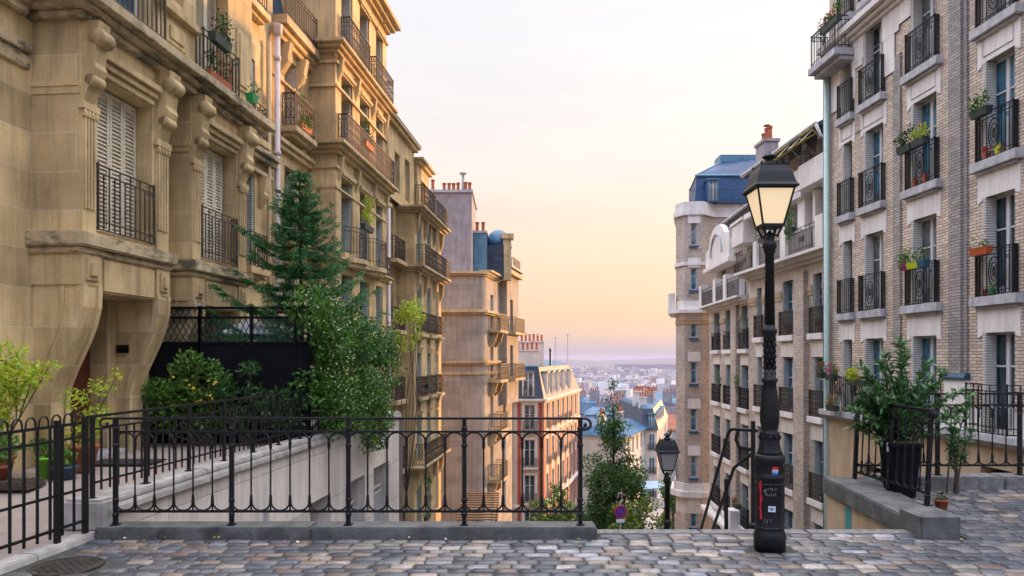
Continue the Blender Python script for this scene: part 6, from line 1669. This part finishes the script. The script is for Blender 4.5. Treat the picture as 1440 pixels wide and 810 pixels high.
# a parked car and a motor scooter in the dip
def car(x,y,rz,label,c):
    z=tz(y)+.02; r=empty('parked_car',(x,y,z),rz,label,'car','cars parked in the street below')
    f=MB(); f.smooth=True
    sec=[(-2.0,.35,.55,.78),(-1.95,.3,.72,.82),(-1.2,.25,.85,.86),(-.55,.25,.9,.87),(1.3,.25,.92,.87),(1.9,.3,.88,.84),(2.0,.35,.6,.8)]
    vs=[]
    for xx,z0,z1,w in sec: vs+=[(xx,-w,z0),(xx,-w,z1-.12),(xx,-w*.9,z1),(xx,w*.9,z1),(xx,w,z1-.12),(xx,w,z0)]
    fs=[(i*6+j,i*6+(j+1)%6,i*6+6+(j+1)%6,i*6+6+j) for i in range(6) for j in range(6)]+[tuple(range(6))[::-1],tuple(range(36,42))]
    f.add(vs,fs); f.build('body',rough('car paint',c,.05,2,.25,0,0,spec=.6),r)
    f=MB(); f.hexa([(-.75,-.78,.88),(1.75,-.78,.88),(1.75,.78,.88),(-.75,.78,.88)],[(-.1,-.6,1.42),(1.35,-.6,1.42),(1.35,.6,1.42),(-.1,.6,1.42)]); f.build('cabin_glass',M['glassd'],r,bevel=.05)
    f=MB(); f.box(-.08,1.33,-.59,.59,1.421,1.47); f.build('roof',rough('car paint',c,.05,2,.25,0,0),r,bevel=.02)
    for sx in (-1.25,1.25):
        for sy in (-.82,.82):
            f=MB(); f.x=T(sx,sy,.31)@Matrix.Rotation(R(90),4,'X'); f.lathe([(.2,-.1),(.31,-.09),(.31,.09),(.2,.1)],0,0,16); f.build('wheel',M['iron'],r)
    return r
car(12.6,73,R(72),'pale grey car parked in the street beyond the small lamp',(.4,.42,.45)); car(15.0,82,R(68),'dark blue car parked behind the grey one',(.04,.06,.1))
# houses of the near town
G='roofs of the town below'
used=set(); kinds=['house','terrace house','apartment block','corner building']
spots=[]
rows=[112,126,142,160,181,205,232,262,298,338,384,436,495,560,640,730,830]
adj=['low','broad','narrow','long','tall','squat','deep','plain']
cnt=0
for ri_,y in enumerate(rows):
    step=6.5+y*(.02 if y<300 else .0145); x=-.02*y-6; end=.335*y+10
    if y<160: x=24 if y<120 else 14
    while x<end:
        w=step*random.uniform(.7,1.15); 
        wi=random.choice((0,0,0,1,1,2,3,4)); r_=random.choice((0,0,0,1,2,3) if y<350 else (0,0,1,2,3,3))
        h=random.uniform(7,11.5) if y<300 else random.uniform(8,17)
        if y<230: h=random.uniform(9.5,13.5)
        if y<120: h=random.uniform(8,10)
        yy=y+random.uniform(-4,4)
        side='left' if x/y<.09 else 'middle' if x/y<.17 else 'right'
        dist='nearest' if y<150 else 'near' if y<220 else 'mid-distance' if y<380 else 'distant'
        lab='%s %s %s, %s roof, %s side, in the %s town'%(random.choice(adj),walls[wi][0],random.choice(kinds),roofs[r_][0],side,dist)
        n_=0
        if lab in used:
            # tell it apart by the neighbour it stands beside
            lab=lab.replace(', in the',', near a %s one, in the'%random.choice(('whiter','taller','lower','redder','bluer','darker','wider')))
        ws=lab.split()
        if len(ws)>16: lab=' '.join(w_ for w_ in ws if w_ not in ('blue-grey','pale','roof,') )
        used.add(lab)
        far_building(x+w/2,yy,w*.96,random.uniform(6,10)+y*.012,h,random.uniform(-.35,.35),wi,r_,lab,G,ch=2 if y<300 else 1)
        cnt+=1; x+=w
far_building(9.9,93,6.5,7,7.6,.1,0,1,'low white house with blue-grey roof directly behind the tip of the tall tree',G,ch=2)
far_building(13.6,104,7,8,9.2,-.1,1,0,'cream house with zinc roof between the tall tree and the cream corner house',G,ch=3)
far_building(20.5,112,6,8,9.5,.15,0,0,'white house with blue roof and chimneys just left of the octagonal tower',G,ch=2)
# a few recognisable far blocks
far_building(147,640,34,14,26,-.15,0,3,'big white tower slab with window grid at the right end of the distant town',None,'tower_block',1)
far_building(92,600,9,9,32,.1,2,3,'slim grey tower in the middle of the distant town',None,'tower_block',0)
far_building(76,560,22,10,18,.1,3,3,'long pinkish block left of the slim grey tower',None,'apartment_block',1)
# thousands of buildings towards the plain as one mass
f=MB(); cols_=[(.78,.76,.74),(.62,.56,.48),(.42,.42,.45),(.45,.25,.20),(.22,.30,.42),(.85,.83,.8),(.3,.3,.34)]
y=700
while y<5200:
    step=9+y*.0065; x=-.08*y-50; end=.42*y+60
    while x<end:
        w=step*random.uniform(.4,1.1); h=random.uniform(7,18) if random.random()<.9 else random.uniform(18,32)
        if random.random()<.93:
            k=random.uniform(.7,1.25); c_=random.choice(cols_); f.colr=tuple(v*k for v in c_)
            yy=y+random.uniform(-20,20); z=tz(yy)-1; d_=random.uniform(8,18); a=random.uniform(-.5,.5)
            f.x=Matrix.Translation((x,yy,z))@Matrix.Rotation(a,4,'Z'); f.add([(-w/2,0,0),(w/2,0,0),(w/2,d_,0),(-w/2,d_,0),(-w/2,0,h),(w/2,0,h),(w/2,d_,h),(-w/2,d_,h)],[(0,1,5,4),(1,2,6,5),(3,0,4,7),(2,3,7,6)])
            f.colr=random.choice(((.06,.14,.24),(.10,.20,.30),(.2,.2,.22),(.35,.13,.08),(.5,.5,.5))); f.add([(-w/2,0,h),(w/2,0,h),(w/2,d_,h),(-w/2,d_,h)],[(0,1,2,3)])
        x+=step*random.uniform(.8,1.5)
    y+=17+y*.010
f.x=None
def vcol(name,r_=.8):
    m,nt,b=newmat(name); at=N(nt,'ShaderNodeAttribute',attribute_name='tone'); nt.links.new(at.outputs['Color'],b.inputs['Base Color']); b.inputs['Roughness'].default_value=r_; return m
o=f.build('distant_city',vcol('distant city walls')); tag(o,'hazy mass of far-off town buildings stretching to the horizon','city',kind='stuff')
# woods between the far houses
f=MB()
for i in range(150):
    y=random.uniform(380,3600); x=random.uniform(-.05,.4)*y; s=random.uniform(3,6)*(1+y/2500); z=tz(y)
    for _ in range(3):
        xx=x+random.uniform(-s,s)*1.5; yy=y+random.uniform(-s,s); k=random.uniform(.6,1.3); f.colr=(k,k,k)
        n=7; f.lathe([(s*.5*random.uniform(.8,1.2),z-1),(s*.9,z+s*.3),(s*.7,z+s*.7),(s*.2,z+s*.95)],xx,yy,n)
o=f.build('distant_trees',rough('far trees',(.05,.085,.05),.4,.2,.95)); tag(o,'dark patches of far-off trees among the distant houses','trees',kind='stuff')
f=MB(); f.box(640,1500,4300,4460,-80,-38); o=f.build('distant_hall',rough('far hall',(.16,.16,.2),.1,.01)); tag(o,'very long dark flat building just below the horizon','building')

# ================================================================== AIR, SKY, SUN, CAMERA
m=bpy.data.materials.new('haze air'); m.use_nodes=True; nt=m.node_tree; nt.nodes.remove(nt.nodes['Principled BSDF'])
pv=N(nt,'ShaderNodeVolumePrincipled'); pv.inputs['Color'].default_value=(.60,.60,.76,1); pv.inputs['Density'].default_value=HAZE; pv.inputs['Anisotropy'].default_value=0.0
nt.links.new(pv.outputs[0],nt.nodes['Material Output'].inputs['Volume'])
f=MB(); f.box(-8800,8800,-390,11500,-82.5,20); hz=f.build('haze',m); hz['kind']='stuff'; hz['label']='thin lilac morning haze over the whole town'; hz['category']='haze'

AZ=R(SUN_AZ); EL=R(SUN_EL)
w=bpy.data.worlds.new('World'); sc.world=w; w.use_nodes=True; nt=w.node_tree; bg=nt.nodes['Background']
sky=N(nt,'ShaderNodeTexSky'); sky.sky_type='NISHITA'; sky.sun_disc=False; sky.sun_elevation=EL; sky.sun_rotation=AZ; sky.air_density=1.2; sky.dust_density=3.0; sky.ozone_density=2
tc=N(nt,'ShaderNodeTexCoord'); sp=N(nt,'ShaderNodeSeparateXYZ'); nt.links.new(tc.outputs['Generated'],sp.inputs[0])
# veil of thin high cloud lit by the low sun: pale everywhere, peach towards the horizon; overhead, out of view, extra brightness is added to light the facades
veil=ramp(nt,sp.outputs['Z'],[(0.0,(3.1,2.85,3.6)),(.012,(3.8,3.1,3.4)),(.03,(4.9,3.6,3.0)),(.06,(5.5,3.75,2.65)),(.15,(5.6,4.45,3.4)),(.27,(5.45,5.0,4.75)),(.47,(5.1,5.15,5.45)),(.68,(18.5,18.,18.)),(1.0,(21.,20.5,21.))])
cr=nt.nodes['Color Ramp'] if 'Color Ramp' in nt.nodes else None
sd=Vector((math.sin(AZ),math.cos(AZ),0)); vm=N(nt,'ShaderNodeVectorMath',operation='DOT_PRODUCT'); vm.inputs[1].default_value=sd; nt.links.new(tc.outputs['Generated'],vm.inputs[0])
hv=N(nt,'ShaderNodeMath',operation='MULTIPLY_ADD'); nt.links.new(vm.outputs['Value'],hv.inputs[0]); hv.inputs[1].default_value=.5; hv.inputs[2].default_value=.5
glow=ramp(nt,hv.outputs[0],[(0.0,(.9,1.0,1.25)),(.4,(.98,1.0,1.08)),(.8,(1.0,1.0,1.0)),(1.0,(1.16,1.12,1.06))])
yv=N(nt,'ShaderNodeMath',operation='MULTIPLY_ADD'); nt.links.new(sp.outputs['Y'],yv.inputs[0]); yv.inputs[1].default_value=.5; yv.inputs[2].default_value=.5
glow=mix(nt,1,glow,ramp(nt,yv.outputs[0],[(0.0,(.50,.56,.72)),(.35,(.75,.79,.88)),(.6,(1,1,1.0)),(1,(1,1,1))]),'MULTIPLY')
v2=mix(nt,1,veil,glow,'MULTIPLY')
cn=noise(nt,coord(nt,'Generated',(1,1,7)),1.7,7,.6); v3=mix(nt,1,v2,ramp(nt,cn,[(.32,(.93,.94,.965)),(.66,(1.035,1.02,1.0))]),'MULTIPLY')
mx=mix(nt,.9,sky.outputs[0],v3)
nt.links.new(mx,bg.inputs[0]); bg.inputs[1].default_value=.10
sl=bpy.data.lights.new('sun','SUN'); sl.energy=SUN_E; sl.angle=R(.6); sl.color=(1.0,.52,.22); so=bpy.data.objects.new('sun',sl); col.objects.link(so)
dv=Vector((math.sin(AZ)*math.cos(EL),math.cos(AZ)*math.cos(EL),math.sin(EL))); so.rotation_euler=dv.to_track_quat('Z','Y').to_euler(); so.location=(30,-20,40)
cam=bpy.data.cameras.new('camera'); cam.lens=25; cam.sensor_width=36; cam.shift_y=98/1440; cam.clip_end=20000; cam.clip_start=.05
co=bpy.data.objects.new('camera',cam); col.objects.link(co); co.location=(0,0,1.7); co.rotation_euler=(R(90),0,0); sc.camera=co
sc.view_settings.view_transform='Standard'; sc.view_settings.look='None'; sc.view_settings.exposure=EXPO; sc.view_settings.gamma=1; sc.view_settings.use_curve_mapping=False
sc.cycles.max_bounces=6; sc.cycles.diffuse_bounces=2; sc.cycles.glossy_bounces=3; sc.cycles.transmission_bounces=4; sc.cycles.volume_bounces=1; sc.cycles.transparent_max_bounces=6
sc.cycles.caustics_reflective=False; sc.cycles.caustics_refractive=False
try: sc.cycles.volume_step_rate=5.0; sc.cycles.volume_max_steps=64
except Exception: pass
